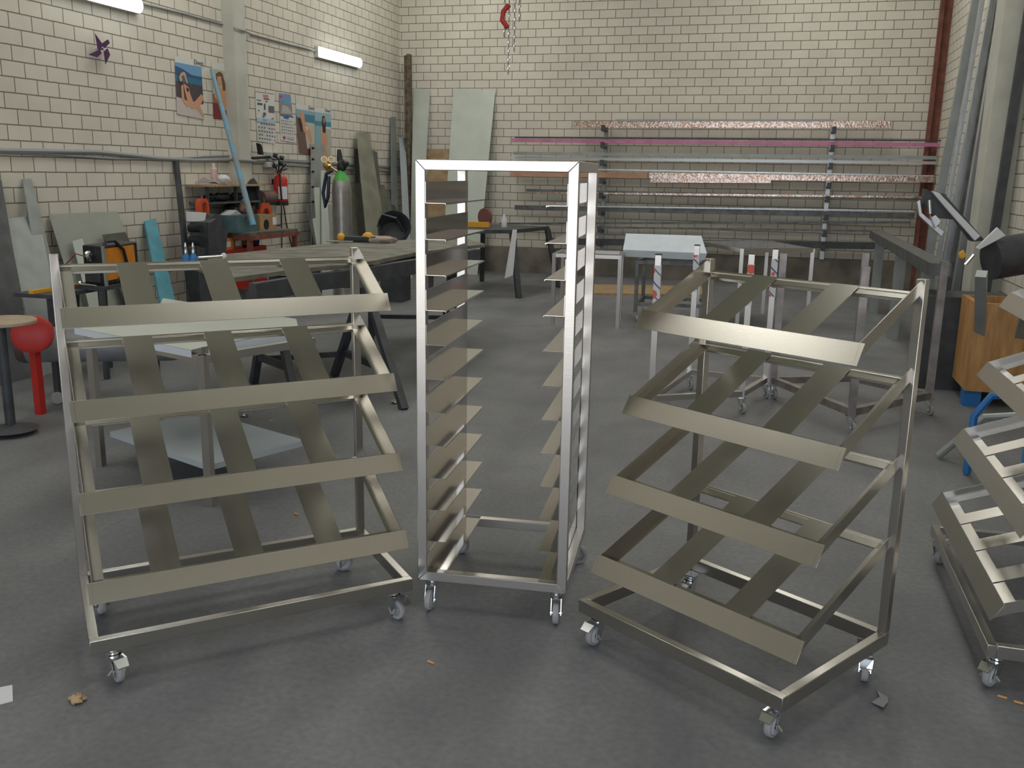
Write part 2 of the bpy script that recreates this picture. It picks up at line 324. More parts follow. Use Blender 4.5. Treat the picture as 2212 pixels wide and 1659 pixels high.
def display_trolley(label, loc, deg, Wd, D, lips, zpost, slats, casters, zt=0.165, zb=0.118, hpost=1.352, xoff=(0.0, 0.0), th=0.03):
    """lips: (y, z) of the top edge of each front lip; zpost: z where each side wall meets its post; slats: x ranges"""
    root = thing('display_trolley', label, 'trolley', loc, math.radians(deg), 'sloping shelf trolleys of brushed steel')
    b = MB()
    b.box((0, 0, zb), (Wd, th, zt)); b.box((0, D-th, zb), (Wd, D, zt)); b.box((0, th, zb), (th, D-th, zt)); b.box((Wd-th, th, zb), (Wd, D-th, zt))
    b.build('base_frame', SSF, root, local=True, bevel=0.002)
    for x0 in (0, Wd-th):
        MB().box((x0, D-th, zt), (x0+th, D, hpost)).build('post', SS, root, local=True, bevel=0.002)
    xa, xb = xoff[0], Wd+xoff[1]
    for (ly, lz), zp in zip(lips, zpost):
        y0 = D-th                                   # back end, against the posts
        L = math.hypot(y0-ly, zp-lz); dy, dz = -(y0-ly)/L, -(zp-lz)/L      # down the slope, towards the front
        ny, nz = -dz, dy                            # perpendicular, downwards
        if nz > 0: ny, nz = -ny, -nz
        hw = 0.040                                  # height of the side wall
        def P(x, s, n): return V((x, y0+dy*s+ny*n, zp+dz*s+nz*n))
        t = MB(); e = 0.0018; fl = 0.040
        xi, xj = xa+0.014, xb-0.014
        for x, g in ((xi, 1), (xj, -1)):
            t.prism([P(x, 0, 0), P(x, L, 0), P(x, L, hw), P(x, 0, hw)], (g*e, 0, 0))          # upright side wall
            t.prism([P(x, 0, hw), P(x+g*fl, 0, hw), P(x+g*fl, L, hw), P(x, L, hw)], (0, ny*e, nz*e))   # its ledge
        t.prism([P(xi, 0, hw), P(xj, 0, hw), P(xj, 0.045, hw), P(xi, 0.045, hw)], (0, ny*e, nz*e))
        t.prism([P(xi, L-0.045, hw), P(xj, L-0.045, hw), P(xj, L, hw), P(xi, L, hw)], (0, ny*e, nz*e))
        tr = t.build('shelf_tray', SSF, root, local=True)
        zc = (zp+nz*hw)
        MB().box((th, D-th+0.002, zc-0.034), (Wd-th, D-0.002, zc-0.004)).build('cross_tube', SS, root, local=True, bevel=0.0015).parent = tr
        lip = MB()                                  # the price-strip lip: leans forwards at its foot
        q0 = V((xa, ly, lz)); q1 = V((xb, ly, lz)); dn = V((0, -0.037, -0.062))
        lip.prism([q0, q1, q1+dn, q0+dn], (0, 0.0017, -0.001))
        for x, g in ((xi, -1), (xj, 1)):
            lip.prism([P(x, L, 0), P(x, L, hw), V((x, ly-0.037, lz-0.062))], (g*e, 0, 0))
        lo = lip.build('front_lip', SSF, root, local=True, bevel=0.0005); lo.parent = tr
        for s0, s1 in slats:
            so = MB().prism([P(s0, 0.004, hw-e), P(s1, 0.004, hw-e), P(s1, L-0.002, hw-e), P(s0, L-0.002, hw-e)], (0, -ny*0.0016, -nz*0.0016)).build('slat', SSF, root, local=True)
            so.parent = tr
    for cx, cy, yw in casters: caster(root, cx, cy, zb, math.radians(yw))
    return root

display_trolley('wide sloping-shelf trolley with three slats per shelf, in front of the dusty workbench', (-1.998, 2.258, 0), 42.87, 1.107, 0.585,
    [(0.272, 1.205), (0.215, 0.909), (0.158, 0.613), (0.110, 0.319)], [1.352, 1.085, 0.80, 0.52],
    [(0.213, 0.313), (0.497, 0.597), (0.790, 0.890)], [(0.07, 0.045, -75), (1.045, 0.06, -65), (0.07, 0.53, 100), (1.03, 0.53, 150)], xoff=(0.012, 0.014))
display_trolley('narrower sloping-shelf trolley with two slats per shelf, beside the tall runner rack', (-0.559, 3.026, 0), -33.35, 0.838, 0.638,
    [(0.272, 1.190), (0.225, 0.886), (0.155, 0.603), (0.092, 0.316)], [1.346, 1.074, 0.792, 0.518],
    [(0.215, 0.315), (0.520, 0.620)], [(0.05, 0.06, -85), (0.785, 0.07, -85), (0.05, 0.585, -80), (0.79, 0.585, -60)], xoff=(0.0, 0.0))
display_trolley('sloping-shelf trolley cut off by the frame edge, next to the air compressor', (0.79, 4.225, 0), -89.8, 1.125, 0.60,
    [(0.19, 1.205), (0.14, 0.909), (0.08, 0.613), (0.028, 0.319)], [1.352, 1.085, 0.80, 0.52],
    [(0.213, 0.313), (0.497, 0.597), (0.790, 0.890)], [(0.06, 0.03, 150), (1.065, 0.05, -40), (0.07, 0.53, 100), (1.05, 0.53, 150)], xoff=(0.0, 0.02))

# ------------------------------------------------------------------ the tall runner rack in the middle
def runner_rack():
    root = thing('runner_rack', 'tall narrow rack on casters with pairs of polished tray runners', 'rack', (-1.196, 3.086, 0), math.radians(4.3))
    Wd, D, t, z0, z1 = 0.571, 0.622, 0.036, 0.128, 1.692
    for y in (0, D-t):
        f = MB(); f.prism([(0, y, z0), (t, y, z0+t), (t, y, z1-t), (0, y, z1)], (0, t, 0)); f.prism([(Wd, y, z0), (Wd-t, y, z0+t), (Wd-t, y, z1-t), (Wd, y, z1)], (0, t, 0))
        f.prism([(0, y, z1), (t, y, z1-t), (Wd-t, y, z1-t), (Wd, y, z1)], (0, t, 0)); f.prism([(0, y, z0), (t, y, z0+t), (Wd-t, y, z0+t), (Wd, y, z0)], (0, t, 0))
        f.build('end_frame', SS, root, local=True, bevel=0.002)
    for x in (0, Wd-t):
        for z in (z0, z1-t): MB().box((x, t, z), (x+t, D-t, z+t)).build('side_rail', SS, root, local=True, bevel=0.002)
    for k in range(12):
        z = 0.1625+0.1255*k
        for x, g in ((t, 1), (Wd-t, -1)):
            r = MB(); e = 0.0015
            r.prism([(x, 0.002, z), (x, D+0.0, z), (x, D, z+0.074), (x, 0.002, z+0.074)], (g*e, 0, 0))
            r.prism([(x, 0.002, z), (x+g*0.072, 0.002, z), (x+g*0.072, D, z), (x, D, z)], (0, 0, e))
            r.prism([(x+g*0.072, 0.002, z), (x+g*0.072, D, z), (x+g*0.072, D, z-0.004), (x+g*0.072, 0.002, z-0.004)], (g*e, 0, 0))
            r.build('tray_runner', POL, root, local=True)
    for x, y, yw in ((0.045, 0.05, -95), (Wd-0.04, 0.045, -85), (0.05, D-0.05, 170), (Wd-0.05, D-0.05, 20)): caster(root, x, y, z0, math.radians(yw), brake=False, r=0.041)
    return root
runner_rack()

# ------------------------------------------------------------------ helpers for things that lean on or hang from a wall
def _foot(p, q, ok):                                # the pixel line p->q followed down to the floor point where ok(point) first holds
    t = 1.0
    while t < 40:
        x = p[0]+(q[0]-p[0])*t; y = p[1]+(q[1]-p[1])*t
        if ray(x, y).z < -0.02:
            P = az(x, y, 0.0)
            if ok(P): return P
        t += 0.01
    return P
def lean_left(pa, pb, qa, qb, xf, xt=XL+0.02, th=0.004, m=None):
    A, B = ax(pa[0], pa[1], xt), ax(pb[0], pb[1], xt)
    C, D = _foot(pb, qb, lambda P: P.x > xf), _foot(pa, qa, lambda P: P.x > xf)
    return m.plate([A, B, C, D], th)
def lean_back(pa, pb, qa, qb, yf, yt=YB-0.03, th=0.004, m=None):
    A, B = ay(pa[0], pa[1], yt), ay(pb[0], pb[1], yt)
    C, D = _foot(pb, qb, lambda P: P.y < yf), _foot(pa, qa, lambda P: P.y < yf)
    return m.plate([A, B, C, D], th)
def leanl(name, pa, pb, qa, qb, xf, material, label, cat, group=None, th=0.004, xt=XL+0.02):
    m = MB(); lean_left(pa, pb, qa, qb, xf, xt, th, m); return one(name, m, material, label, cat, group)
def leanb(name, pa, pb, qa, qb, yf, material, label, cat, group=None, th=0.004, yt=YB-0.03):
    m = MB(); lean_back(pa, pb, qa, qb, yf, yt, th, m); return one(name, m, material, label, cat, group)

# ------------------------------------------------------------------ left wall: lamps, cables, posters
def wall_lamp(y0, y1, zc, label):
    r = thing('wall_lamp', label, 'lamp', (XL, (y0+y1)/2, zc), 0, 'fluorescent lamps on the brick wall')
    MB().box((XL, y0, zc-0.075), (XL+0.055, y1, zc+0.075)).build('lamp_housing', mat('white_housing', (0.6, 0.6, 0.58), 0.5), r, bevel=0.006)
    d = MB(); n = 8; pts = [V((XL+0.052+0.05*math.sin(PI*i/n), 0, zc-0.07*math.cos(PI*i/n))) for i in range(n+1)]
    d.prism([V((p.x, y0+0.02, p.z)) for p in pts], (0, y1-y0-0.04, 0))
    d.build('diffuser', mat('lit_diffuser', (0.9, 0.9, 0.9), 0.5, emit=((0.92, 1.0, 0.97), 9.0)), r); return r
wall_lamp(12.28, 13.66, 3.243, 'lit fluorescent lamp above the swimwear posters')
wall_lamp(7.08, 8.46, 3.205, 'lit fluorescent lamp above the purple pinwheel, cut by the frame top')
CAB = mat('grey_cable', (0.30, 0.31, 0.32), 0.5)
def wl(pts, dx=0.015): return [ax(a, b, XL+dx) for a, b in pts]
one('cable', MB().tube(wl([(308, 8), (400, 30), (500, 58)])+wl([(506, 60), (528, 67)], 0.165)+wl([(543, 74), (620, 95), (690, 112)]), 0.011), CAB, 'thin cable sagging between the two fluorescent lamps', 'cable')
one('cable', MB().tube(wl([(-60, 322), (0, 325), (120, 327), (205, 328), (270, 334), (340, 342), (420, 346), (500, 345)])+wl([(505, 345), (540, 347)], 0.165)+wl([(556, 350), (600, 352)]), 0.022), CAB, 'thick grey cable running low across the bricks behind the blue pole', 'cable')
one('cable', MB().tube(wl([(-60, 326), (100, 333), (250, 343), (360, 344), (440, 338), (498, 336)]), 0.010), CAB, 'thinner cable drooping beside the thick grey cable', 'cable')
one('conduit', MB().bar(ax(600, 345, XL+0.02), ax(868, 362, XL+0.02), 0.03, 0.03).bar(ax(600, 354, XL+0.02), ax(868, 370, XL+0.02), 0.03, 0.03), CAB, 'grey double conduit behind the gas cylinder and leaning strips', 'conduit')

def flat_mat(c): return mat('print_%02x%02x%02x' % tuple(int(255*v) for v in c), c, 0.55)
def poster(name, label, cat, corners, layers, text=None, group=None):
    """corners: pixels TL, TR, BR, BL on the wall; layers: (colour, polygon in 0..1 with v down)"""
    A, B, C, D = [ax(p[0], p[1], XL+0.006) for p in corners]
    def uv(u, v, e): p = A.lerp(B, u).lerp(D.lerp(C, u), v); return V((XL+0.006+e, p.y, p.z))
    m = MB(); mats = []
    for k, (c, poly) in enumerate(layers):
        mm = flat_mat(c)
        if mm not in mats: mats.append(mm)
        m.mi = mats.index(mm); m.prism([uv(u, v, 0.0006*k) for u, v in poly], (0.0006, 0, 0))
    o = m.build(name, mats, smooth=False); tag(o, label, cat, group)
    if text:
        for (s, u, v, size, col) in text:
            cu = bpy.data.curves.new('lettering', 'FONT'); cu.body = s; cu.size = size; cu.extrude = 0.0004; cu.materials.append(flat_mat(col)); cu.space_line = 1.15
            t0 = bpy.data.objects.new('lettering_curve', cu); COL.objects.link(t0); bpy.context.view_layer.update()
            me = bpy.data.meshes.new_from_object(t0.evaluated_get(bpy.context.evaluated_depsgraph_get())); bpy.data.objects.remove(t0)
            if not me.materials: me.materials.append(flat_mat(col))
            t = bpy.data.objects.new('lettering', me); COL.objects.link(t); t.parent = o
            P = uv(u, v, 0.0006*len(layers)+0.001); t.location = P-o.location
            t.rotation_euler = Matrix(((0, 0, 1), (1, 0, 0), (0, 1, 0))).to_euler()
    return o
SQ = [(0, 0), (1, 0), (1, 1), (0, 1)]
def R4(a, b, c, d): return [(a, b), (c, b), (c, d), (a, d)]
SK, SK2, HAIR = (0.62, 0.33, 0.20), (0.50, 0.22, 0.12), (0.045, 0.022, 0.018)
WHT = (0.66, 0.67, 0.66)
poster('poster', 'poster of a reclining woman by the sea, beside the blue pole', 'poster', [(377, 121), (434, 132), (441, 258), (382, 246)], [
    (WHT, SQ), ((0.16, 0.33, 0.55), R4(0, .10, 1, .30)), ((0.03, 0.09, 0.20), [(0, .16), (.3, .2), (.6, .27), (1, .27), (1, .33), (0, .36)]), ((0.03, 0.16, 0.27), R4(0, .32, 1, .42)),
    ((0.075, 0.06, 0.07), R4(0, .42, 1, .74)), ((0.58, 0.52, 0.50), [(0, .70), (.3, .72), (.62, .80), (1, .95), (1, 1), (0, 1)]),
    (SK, [(.13, .30), (.30, .24), (.36, .26), (.44, .42), (.40, .44), (.30, .30), (.18, .34)]), (HAIR, [(.10, .30), (.16, .29), (.24, .42), (.30, .55), (.18, .52), (.10, .42)]),
    (SK, [(.12, .32), (.2, .31), (.24, .39), (.18, .43), (.13, .40)]), (SK, [(.26, .44), (.46, .50), (.50, .60), (.60, .73), (.66, .72), (.92, .57), (1, .60), (.98, .66), (.86, .78), (1, .94), (.96, .97), (.74, .84), (.50, .86), (.40, .78), (.32, .60)]),
    (SK, [(.18, .48), (.26, .48), (.27, .70), (.42, .82), (.38, .85), (.18, .74)]), (HAIR, [(.36, .50), (.46, .52), (.44, .58), (.38, .57)])],
    [('Dwen', .70, .075, 0.075, (0.05, 0.05, 0.06))], 'beach posters on the wall')
poster('poster', 'poster of a woman holding up a phone, crossed by the blue pole', 'poster', [(457, 133), (505, 143), (513, 262), (461, 256)], [
    (WHT, SQ), ((0.50, 0.50, 0.36), R4(0, .12, 1, .62)), ((0.20, 0.035, 0.03), R4(0, .72, 1, 1)), ((0.07, 0.02, 0.03), R4(.42, .70, 1, .80)), ((0.38, 0.14, 0.07), R4(0, .56, 1, .72)),
    (SK, [(.18, .44), (.62, .42), (.66, .60), (.56, .80), (.50, .84), (.22, .70), (.05, .60)]), ((0.16, 0.08, 0.05), [(.16, .20), (.30, .15), (.44, .17), (.54, .34), (.60, .46), (.44, .48), (.40, .30), (.22, .34), (.15, .30)]),
    (SK, [(.20, .24), (.38, .23), (.38, .36), (.28, .40), (.20, .34)]), (SK2, [(.72, .34), (.80, .35), (.84, .44), (1, .58), (1, .62), (.84, .58), (.76, .46)]), ((0.03, 0.03, 0.03), [(.76, .24), (.82, .24), (.81, .34), (.75, .33)])],
    [('Dwen', .66, .10, 0.075, (0.05, 0.05, 0.06))], 'beach posters on the wall')
poster('poster', 'poster of a long haired woman with raised arm, next to the wall calendar', 'poster', [(639, 224), (679, 231), (680, 336), (643, 330)], [
    (WHT, SQ), ((0.24, 0.40, 0.48), R4(0, .10, 1, .26)), ((0.06, 0.22, 0.32), R4(.45, .18, 1, .34)), ((0.50, 0.49, 0.44), R4(0, .34, 1, 1)), ((0.16, 0.10, 0.08), [(0, .25), (.3, .3), (.46, .60), (.58, 1), (.05, 1), (0, .6)]),
    (SK, [(.2, .14), (.38, .12), (.46, .34), (.74, .50), (.86, .72), (.74, .78), (.60, .62), (.34, .52), (.26, .34)]), (HAIR, [(.06, .30), (.2, .26), (.3, .40), (.34, .54), (.2, .56)]), ((0.70, 0.70, 0.68), [(.46, .42), (.60, .44), (.56, .54)]), ((0.25, 0.03, 0.03), R4(.55, .88, .80, 1))],
    [('Dwen', .66, .07, 0.07, (0.05, 0.05, 0.06))], 'beach posters on the wall')
poster('poster', 'poster of a woman standing in shallow sea, beside the long haired one', 'poster', [(679.5, 231), (715, 236), (715, 338), (681, 336)], [
    (WHT, SQ), ((0.30, 0.46, 0.52), R4(0, .10, 1, .30)), ((0.06, 0.25, 0.34), R4(0, .28, 1, .38)), ((0.24, 0.42, 0.48), R4(0, .38, .4, 1)), ((0.46, 0.45, 0.40), R4(.4, .42, 1, 1)),
    (SK, [(.34, .40), (.66, .42), (.78, .75), (.70, .80), (.76, 1), (.60, 1), (.52, .78), (.36, .74)]), (HAIR, [(.46, .16), (.58, .16), (.66, .30), (.64, .52), (.46, .50), (.42, .28)]), (SK, [(.50, .21), (.58, .21), (.58, .30), (.52, .32)])],
    [('Dwen', .62, .07, 0.07, (0.05, 0.05, 0.06))], 'beach posters on the wall')
DK = (0.10, 0.10, 0.11)
cells = []
for i in range(7):
    for j in range(5):
        if (i*3+j*5) % 7: cells.append((DK if i < 6 else (0.45, 0.12, 0.12), R4(.06+.13*i, .62+.075*j, .13+.13*i, .65+.075*j)))
poster('wall_calendar', 'tall paper calendar with tool pictures, above the socket boxes', 'calendar', [(551, 197), (592, 203), (595, 311), (556, 305)], [
    (WHT, SQ), (DK, R4(0, 0, 1, .012)), ((0.60, 0.22, 0.17), R4(.4, .04, .68, .10)), (DK, R4(.42, .11, .72, .135)), (DK, R4(.06, .16, .28, .18)), (DK, R4(.5, .16, .62, .18)), (DK, R4(.08, .22, .34, .26)), (DK, R4(.42, .22, .5, .34)), ((0.13, 0.13, 0.16), R4(.66, .25, .97, .38)),
    (DK, R4(.1, .36, .16, .39)), (DK, R4(.36, .40, .5, .46)), (DK, R4(.3, .47, .42, .49)), ((0.5, 0.15, 0.12), R4(.8, .48, .92, .51)), ((0.42, 0.56, 0.66), R4(0, .52, 1, .60)), ((0.2, 0.42, 0.58), R4(.3, .53, .52, .58))]+cells)
cells = []
for i in range(7):
    for j in range(5):
        cells.append((DK if i < 6 else (0.5, 0.12, 0.14), R4(.08+.12*i, .56+.065*j, .13+.12*i, .585+.065*j)))
poster('wall_calendar', 'small calendar with a blue month header, beside the tall one', 'calendar', [(603, 201), (631, 205), (639, 308), (606, 303)], [
    (WHT, [(0, .46), (1, .46), (1, 1), (0, 1)]), ((0.20, 0.27, 0.50), R4(0, 0, .88, .20)), ((0.13, 0.34, 0.52), [(.25, .12), (.88, .10), (.88, .20), (.3, .19)]), ((0.45, 0.05, 0.09), R4(.02, .05, .2, .09)),
    ((0.27, 0.25, 0.26), R4(0, .20, .9, .44)), ((0.45, 0.45, 0.43), [(.2, .24), (.6, .26), (.9, .40), (.1, .42)]), ((0.05, 0.10, 0.35), R4(0, .455, .96, .475)), ((0.05, 0.12, 0.42), R4(.26, .47, .60, .52)), ((0.5, 0.10, 0.16), R4(.14, .90, .32, .96)), ((0.6, 0.45, 0.48), R4(.44, .90, .9, .95))]+cells)
# purple pinwheel
m = MB(); c = ax(219, 106, XL+0.06)
def pw(px, py, d=0.0): p = ax(px, py, XL+0.06); return V((p.x+d, p.y, p.z))
for tri in ([(205, 72), (218, 96), (216, 112), (207, 106)], [(232, 88), (224, 104), (214, 98), (229, 85)], [(237, 93), (222, 104), (216, 96), (230, 86)], [(191, 118), (210, 108), (220, 114), (206, 124)], [(228, 139), (220, 112), (232, 104), (234, 118)]):
    m.plate([pw(a, b, 0.02*(i % 2)) for i, (a, b) in enumerate(tri)], 0.003)
pwl = one('pinwheel', m, mat('purple_foil', (0.10, 0.035, 0.12), 0.3, 0.4), 'small dark purple pinwheel pinned to the bricks', 'decoration')
MB().cyl(c-V((0.06, 0, 0)), c+V((0.03, 0, 0)), 0.012).build('hub', ZINC, pwl)

# electrical socket boxes with cables, by the column
r = thing('socket_box', 'cluster of grey socket boxes and black leads beside the column', 'socket box', ax(575, 350, XL))
q = ax(570, 342, XL)
for a, b, c2, d in ((572, 328, 583, 340), (566, 350, 586, 362), (586, 334, 597, 344), (586, 346, 596, 356)):
    P, Q = ax(a, b, XL), ax(c2, d, XL); MB().box((XL, P.y, P.z), (XL+0.09, Q.y, Q.z)).build('socket', mat('grey_plastic', (0.48, 0.49, 0.49), 0.5), r, bevel=0.008)
    MB().cyl(V((XL+0.085, (P.y+Q.y)/2, (P.z+Q.z)/2)), V((XL+0.13, (P.y+Q.y)/2+0.02, (P.z+Q.z)/2-0.02)), 0.028).build('plug', BLACK, r)
MB().plate([ax(556, 309, XL+0.12), ax(562, 312, XL+0.12), ax(567, 334, XL+0.1), ax(560, 334, XL+0.1)], 0.04).build('switch_lever', BLACK, r)
MB().bar(ax(544, 342, XL+0.06), ax(584, 339, XL+0.06), 0.04, 0.03).build('bracket', BLACK, r)
MB().tube([ax(594, 333, XL+0.12), ax(602, 345, XL+0.13), ax(603, 360, XL+0.12), ax(599, 375, XL+0.08)], 0.009).build('lead', BLACK, r)
MB().tube([ax(590, 350, XL+0.12), ax(597, 362, XL+0.12), ax(596, 372, XL+0.08)], 0.007).build('lead', BLACK, r)

# fire extinguisher hanging on the wall
P = ax(608, 440, XL+0.11); zt = ax(608, 380, XL+0.11).z
r = thing('fire_extinguisher', 'red fire extinguisher hung on the brick wall', 'fire extinguisher', P)
R_ = 0.088
MB().lathe([(R_*0.9, 0), (R_, 0.02), (R_, zt-P.z-0.05), (R_*0.8, zt-P.z-0.01), (R_*0.35, zt-P.z+0.02), (0.02, zt-P.z+0.03)], P).build('cylinder_body', RED, r)
MB().lathe([(R_*1.03, -0.02), (R_*1.03, 0.03), (R_*0.9, 0.03), (R_*0.9, -0.02)], P).build('base_ring', BLACK, r)
lb = MB(); n = 7
for i in range(n):
    a0 = -1.45+i*0.21; a1 = a0+0.21; rr = R_+0.0015
    lb.prism([P+V((rr*math.cos(a0), rr*math.sin(a0), 0.06)), P+V((rr*math.cos(a1), rr*math.sin(a1), 0.06)), P+V((rr*math.cos(a1), rr*math.sin(a1), 0.22)), P+V((rr*math.cos(a0), rr*math.sin(a0), 0.22))], (0.001*math.cos(a0), 0.001*math.sin(a0), 0))
lb.build('instruction_sticker', PAPER, r)
vv = MB(); vv.cyl(P+V((0, 0, zt-P.z+0.02)), P+V((0, 0, zt-P.z+0.07)), 0.02); vv.bar(P+V((0, -0.02, zt-P.z+0.06)), P+V((0.03, 0.12, zt-P.z+0.09)), 0.02, 0.012); vv.bar(P+V((0, 0, zt-P.z+0.07)), P+V((0.03, 0.10, zt-P.z+0.15)), 0.02, 0.012)
vv.build('valve_lever', BLACK, r)
MB().tube([P+V((0, -0.01, zt-P.z+0.06)), P+V((0.05, -0.10, zt-P.z+0.02)), P+V((0.06, -0.12, -0.1+zt-P.z)), P+V((0.06, -0.10, 0.05))], 0.011).build('hose', BLACK, r)
MB().box((XL, P.y-0.03, zt-0.1), (XL+0.03, P.y+0.03, zt-0.04)).build('hanger', BLACK, r)
one('hanging_lead', MB().tube([ax(608, 442, XL+0.03), ax(608, 480, XL+0.02), ax(609, 535, XL+0.02)], 0.008), BLACK, 'black lead hanging straight down under the fire extinguisher', 'cable')
one('hanging_lead', MB().tube([ax(612, 442, XL+0.03), ax(618, 480, XL+0.02), ax(632, 540, XL+0.02)], 0.008), BLACK, 'black lead slanting away under the fire extinguisher', 'cable')

# sheets and offcuts leaning on the left wall
leanl('leaning_sheet', (-60, 372), (3, 390), (-60, 720), (62, 740), XL+0.62, mat('shade_dark_sheet', (0.10, 0.105, 0.11), 0.5, 0.2, vary=0.2), 'steel sheet coloured dark for shade, leaning at the frame edge beside the round wooden stool', 'metal sheet', 'sheets leaning on the side wall', xt=XL+0.05)  # its dark colour paints in the shade low on this wall and floor
leanl('leaning_strip', (48, 387), (67, 387), (62, 470), (88, 470), XL+0.45, GSTEEL, 'narrow tall grey strip leaning behind the dark sheet', 'metal strip', 'strips leaning on the side wall', th=0.01)
leanl('leaning_sheet', (14, 472), (84, 465), (60, 700), (128, 690), XL+0.66, GSTEEL, 'lower grey sheet leaning under the narrow tall strip', 'metal sheet', 'sheets leaning on the side wall', xt=XL+0.08)
leanl('leaning_sheet', (105, 463), (253, 457), (135, 560), (288, 545), XL+0.42, mat('pale_grey_sheet', (0.33, 0.35, 0.31), 0.5, 0.2, vary=0.08, scale=3), 'wide pale grey sheet leaning behind the orange welding machine', 'metal sheet', 'sheets leaning on the side wall')
leanl('leaning_offcut', (156, 521), (178, 515), (166, 560), (190, 556), XL+0.5, LGREEN, 'small pale strip propped on the wide grey sheet', 'metal offcut', 'offcuts on the side wall', xt=XL+0.16)
leanl('leaning_offcut', (221, 507), (271, 501), (238, 560), (290, 545), XL+0.5, mat('dark_offcut', (0.10, 0.10, 0.085), 0.5, 0.3, vary=0.2), 'dark square offcut propped on the wide grey sheet', 'metal offcut', 'offcuts on the side wall', xt=XL+0.16)
leanl('leaning_board', (312, 478), (335, 472), (330, 575), (357, 565), XL+0.55, TEAL, 'turquoise board leaning on the wall past the welding machine', 'board', th=0.018)
leanl('angle_bar', (376, 347), (384, 347), (392, 500), (401, 500), XL+0.40, DARK, 'tall dark angle bar leaning beside the bench grinder', 'metal bar', th=0.03)
leanl('perforated_strip', (671, 311), (700, 312), (672, 470), (700, 470), XL+0.3, GSTEEL, 'grey strip with a row of holes, leaning over the posters', 'metal strip', 'strips leaning on the side wall', th=0.006)
hs = MB()
for yy in (320, 344, 371, 404, 436): P = ax(674, yy, XL+0.05+(yy-311)*0.0008); hs.cyl(P, P+V((0.03, 0, 0)), 0.016)
o_ = bpy.data.objects['perforated_strip']; hs.build('hole', BLACK, o_)
leanl('leaning_strip', (693, 368), (703, 368), (694, 460), (712, 520), XL+0.62, LGREEN, 'light strip leaning in front of the strip with holes', 'metal strip', 'strips leaning on the side wall', xt=XL+0.18)
leanl('leaning_offcut', (662, 446), (716, 442), (680, 530), (728, 530), XL+0.5, GSTEEL, 'broad short grey offcut standing behind the light paddle plate', 'metal offcut', 'offcuts on the side wall', xt=XL+0.1)
m = MB(); m.plate([ax(a, b, XL+0.22+(b-405)*0.0016) for a, b in ((678, 405), (697, 405), (700, 468), (711, 482), (711, 528), (684, 530), (675, 473), (682, 470))], 0.004)
P0 = az(684, 560, 0.4); one('notched_plate', m, LGREEN, 'light notched plate shaped like a paddle, leaning beside the gas cylinder', 'metal plate')
leanl('leaning_strip', (770, 286), (798, 287), (790, 500), (832, 500), XL+0.75, OLIVE, 'tall olive strip leaning behind the gas cylinder', 'metal strip', 'strips leaning on the side wall', th=0.006, xt=XL+0.06)
leanl('leaning_strip', (765, 322), (775, 322), (768, 410), (778, 410), XL+0.3, DARK, 'dark strip half hidden by the tall olive strip', 'metal strip', 'strips leaning on the side wall', th=0.006)
leanl('leaning_strip', (799, 322), (814, 328), (806, 420), (824, 420), XL+0.35, mat('charcoal_sheet', (0.11, 0.12, 0.115), 0.5, vary=0.2), 'charcoal strip showing past the edge of the olive strip', 'metal strip', 'strips leaning on the side wall', th=0.006)
leanl('leaning_sheet', (755, 395), (830, 399), (760, 520), (862, 520), XL+0.55, mat('olive_dark_sheet', (0.17, 0.175, 0.14), 0.5, 0.2, vary=0.2), 'olive sheet standing lower, behind the gas cylinder', 'metal sheet', 'sheets leaning on the side wall', xt=XL+0.1)
leanl('leaning_strip', (844, 253), (855, 253), (845, 410), (858, 410), XL+0.25, GSTEEL, 'thin grey strip leaning near the wall corner', 'metal strip', 'strips leaning on the side wall', th=0.006)
leanl('leaning_strip', (863, 298), (875, 298), (872, 500), (885, 500), XL+0.8, mat('pale_blue_strip', (0.42, 0.47, 0.53), 0.5, vary=0.06), 'pale blue white strip leaning into the wall corner', 'metal strip', 'strips leaning on the side wall', th=0.01, xt=XL+0.1)
leanl('leaning_offcut', (841, 410), (850, 410), (852, 500), (862, 500), XL+0.4, STEEL, 'short dark offcut leaning beside the pale blue strip', 'metal offcut', 'offcuts on the side wall', xt=XL+0.1)
# rusty channel standing in the corner
P = ay(880, 120, YB-0.2); one('corner_channel', MB().box((P.x-0.045, YB-0.24, 0), (P.x-0.005, YB-0.12, P.z)).box((P.x+0.005, YB-0.26, 0), (P.x+0.05, YB-0.13, P.z+0.02)), mat('brown_rusty_steel', (0.16, 0.125, 0.09), 0.6, 0.3, vary=0.5, scale=14), 'pair of tall brown rusty channels standing in the room corner', 'steel channel')

# ------------------------------------------------------------------ work bench by the left wall with its tool shelf
ZB = 0.95
A, B, C = az(450, 500, ZB), az(541, 504, ZB), az(643, 494, ZB)
A.x = max(A.x, XL+0.02); D_ = V((XL+0.02, C.y+0.05, ZB)); A2 = V((XL+0.02, A.y, ZB))
r = thing('steel_bench', 'red oxide steel bench cluttered with tools along the brick wall', 'workbench', V((-5.8, 9.7, 0)))
MB().prism([A2, V((B.x, B.y, ZB)), C, D_], (0, 0, -0.03)).build('bench_top', mat('greasy_steel_top', (0.13, 0.12, 0.10), 0.5, vary=0.4), r)
fr = MB(); fr.bar(V((B.x, B.y, ZB-0.055)), V((C.x, C.y, ZB-0.055)), 0.035, 0.05); fr.bar(V((A2.x, A2.y+0.02, ZB-0.055)), V((B.x, B.y+0.02, ZB-0.055)), 0.035, 0.05); fr.build('bench_frame', RUST, r)
for Q in (V((B.x-0.03, B.y+0.03, 0)), V((C.x-0.03, C.y-0.03, 0)), V((XL+0.06, A2.y+0.05, 0)), V((XL+0.06, D_.y-0.05, 0))): MB().bar(Q, Q+V((0, 0, ZB-0.03)), 0.05).build('leg', RUST, r)
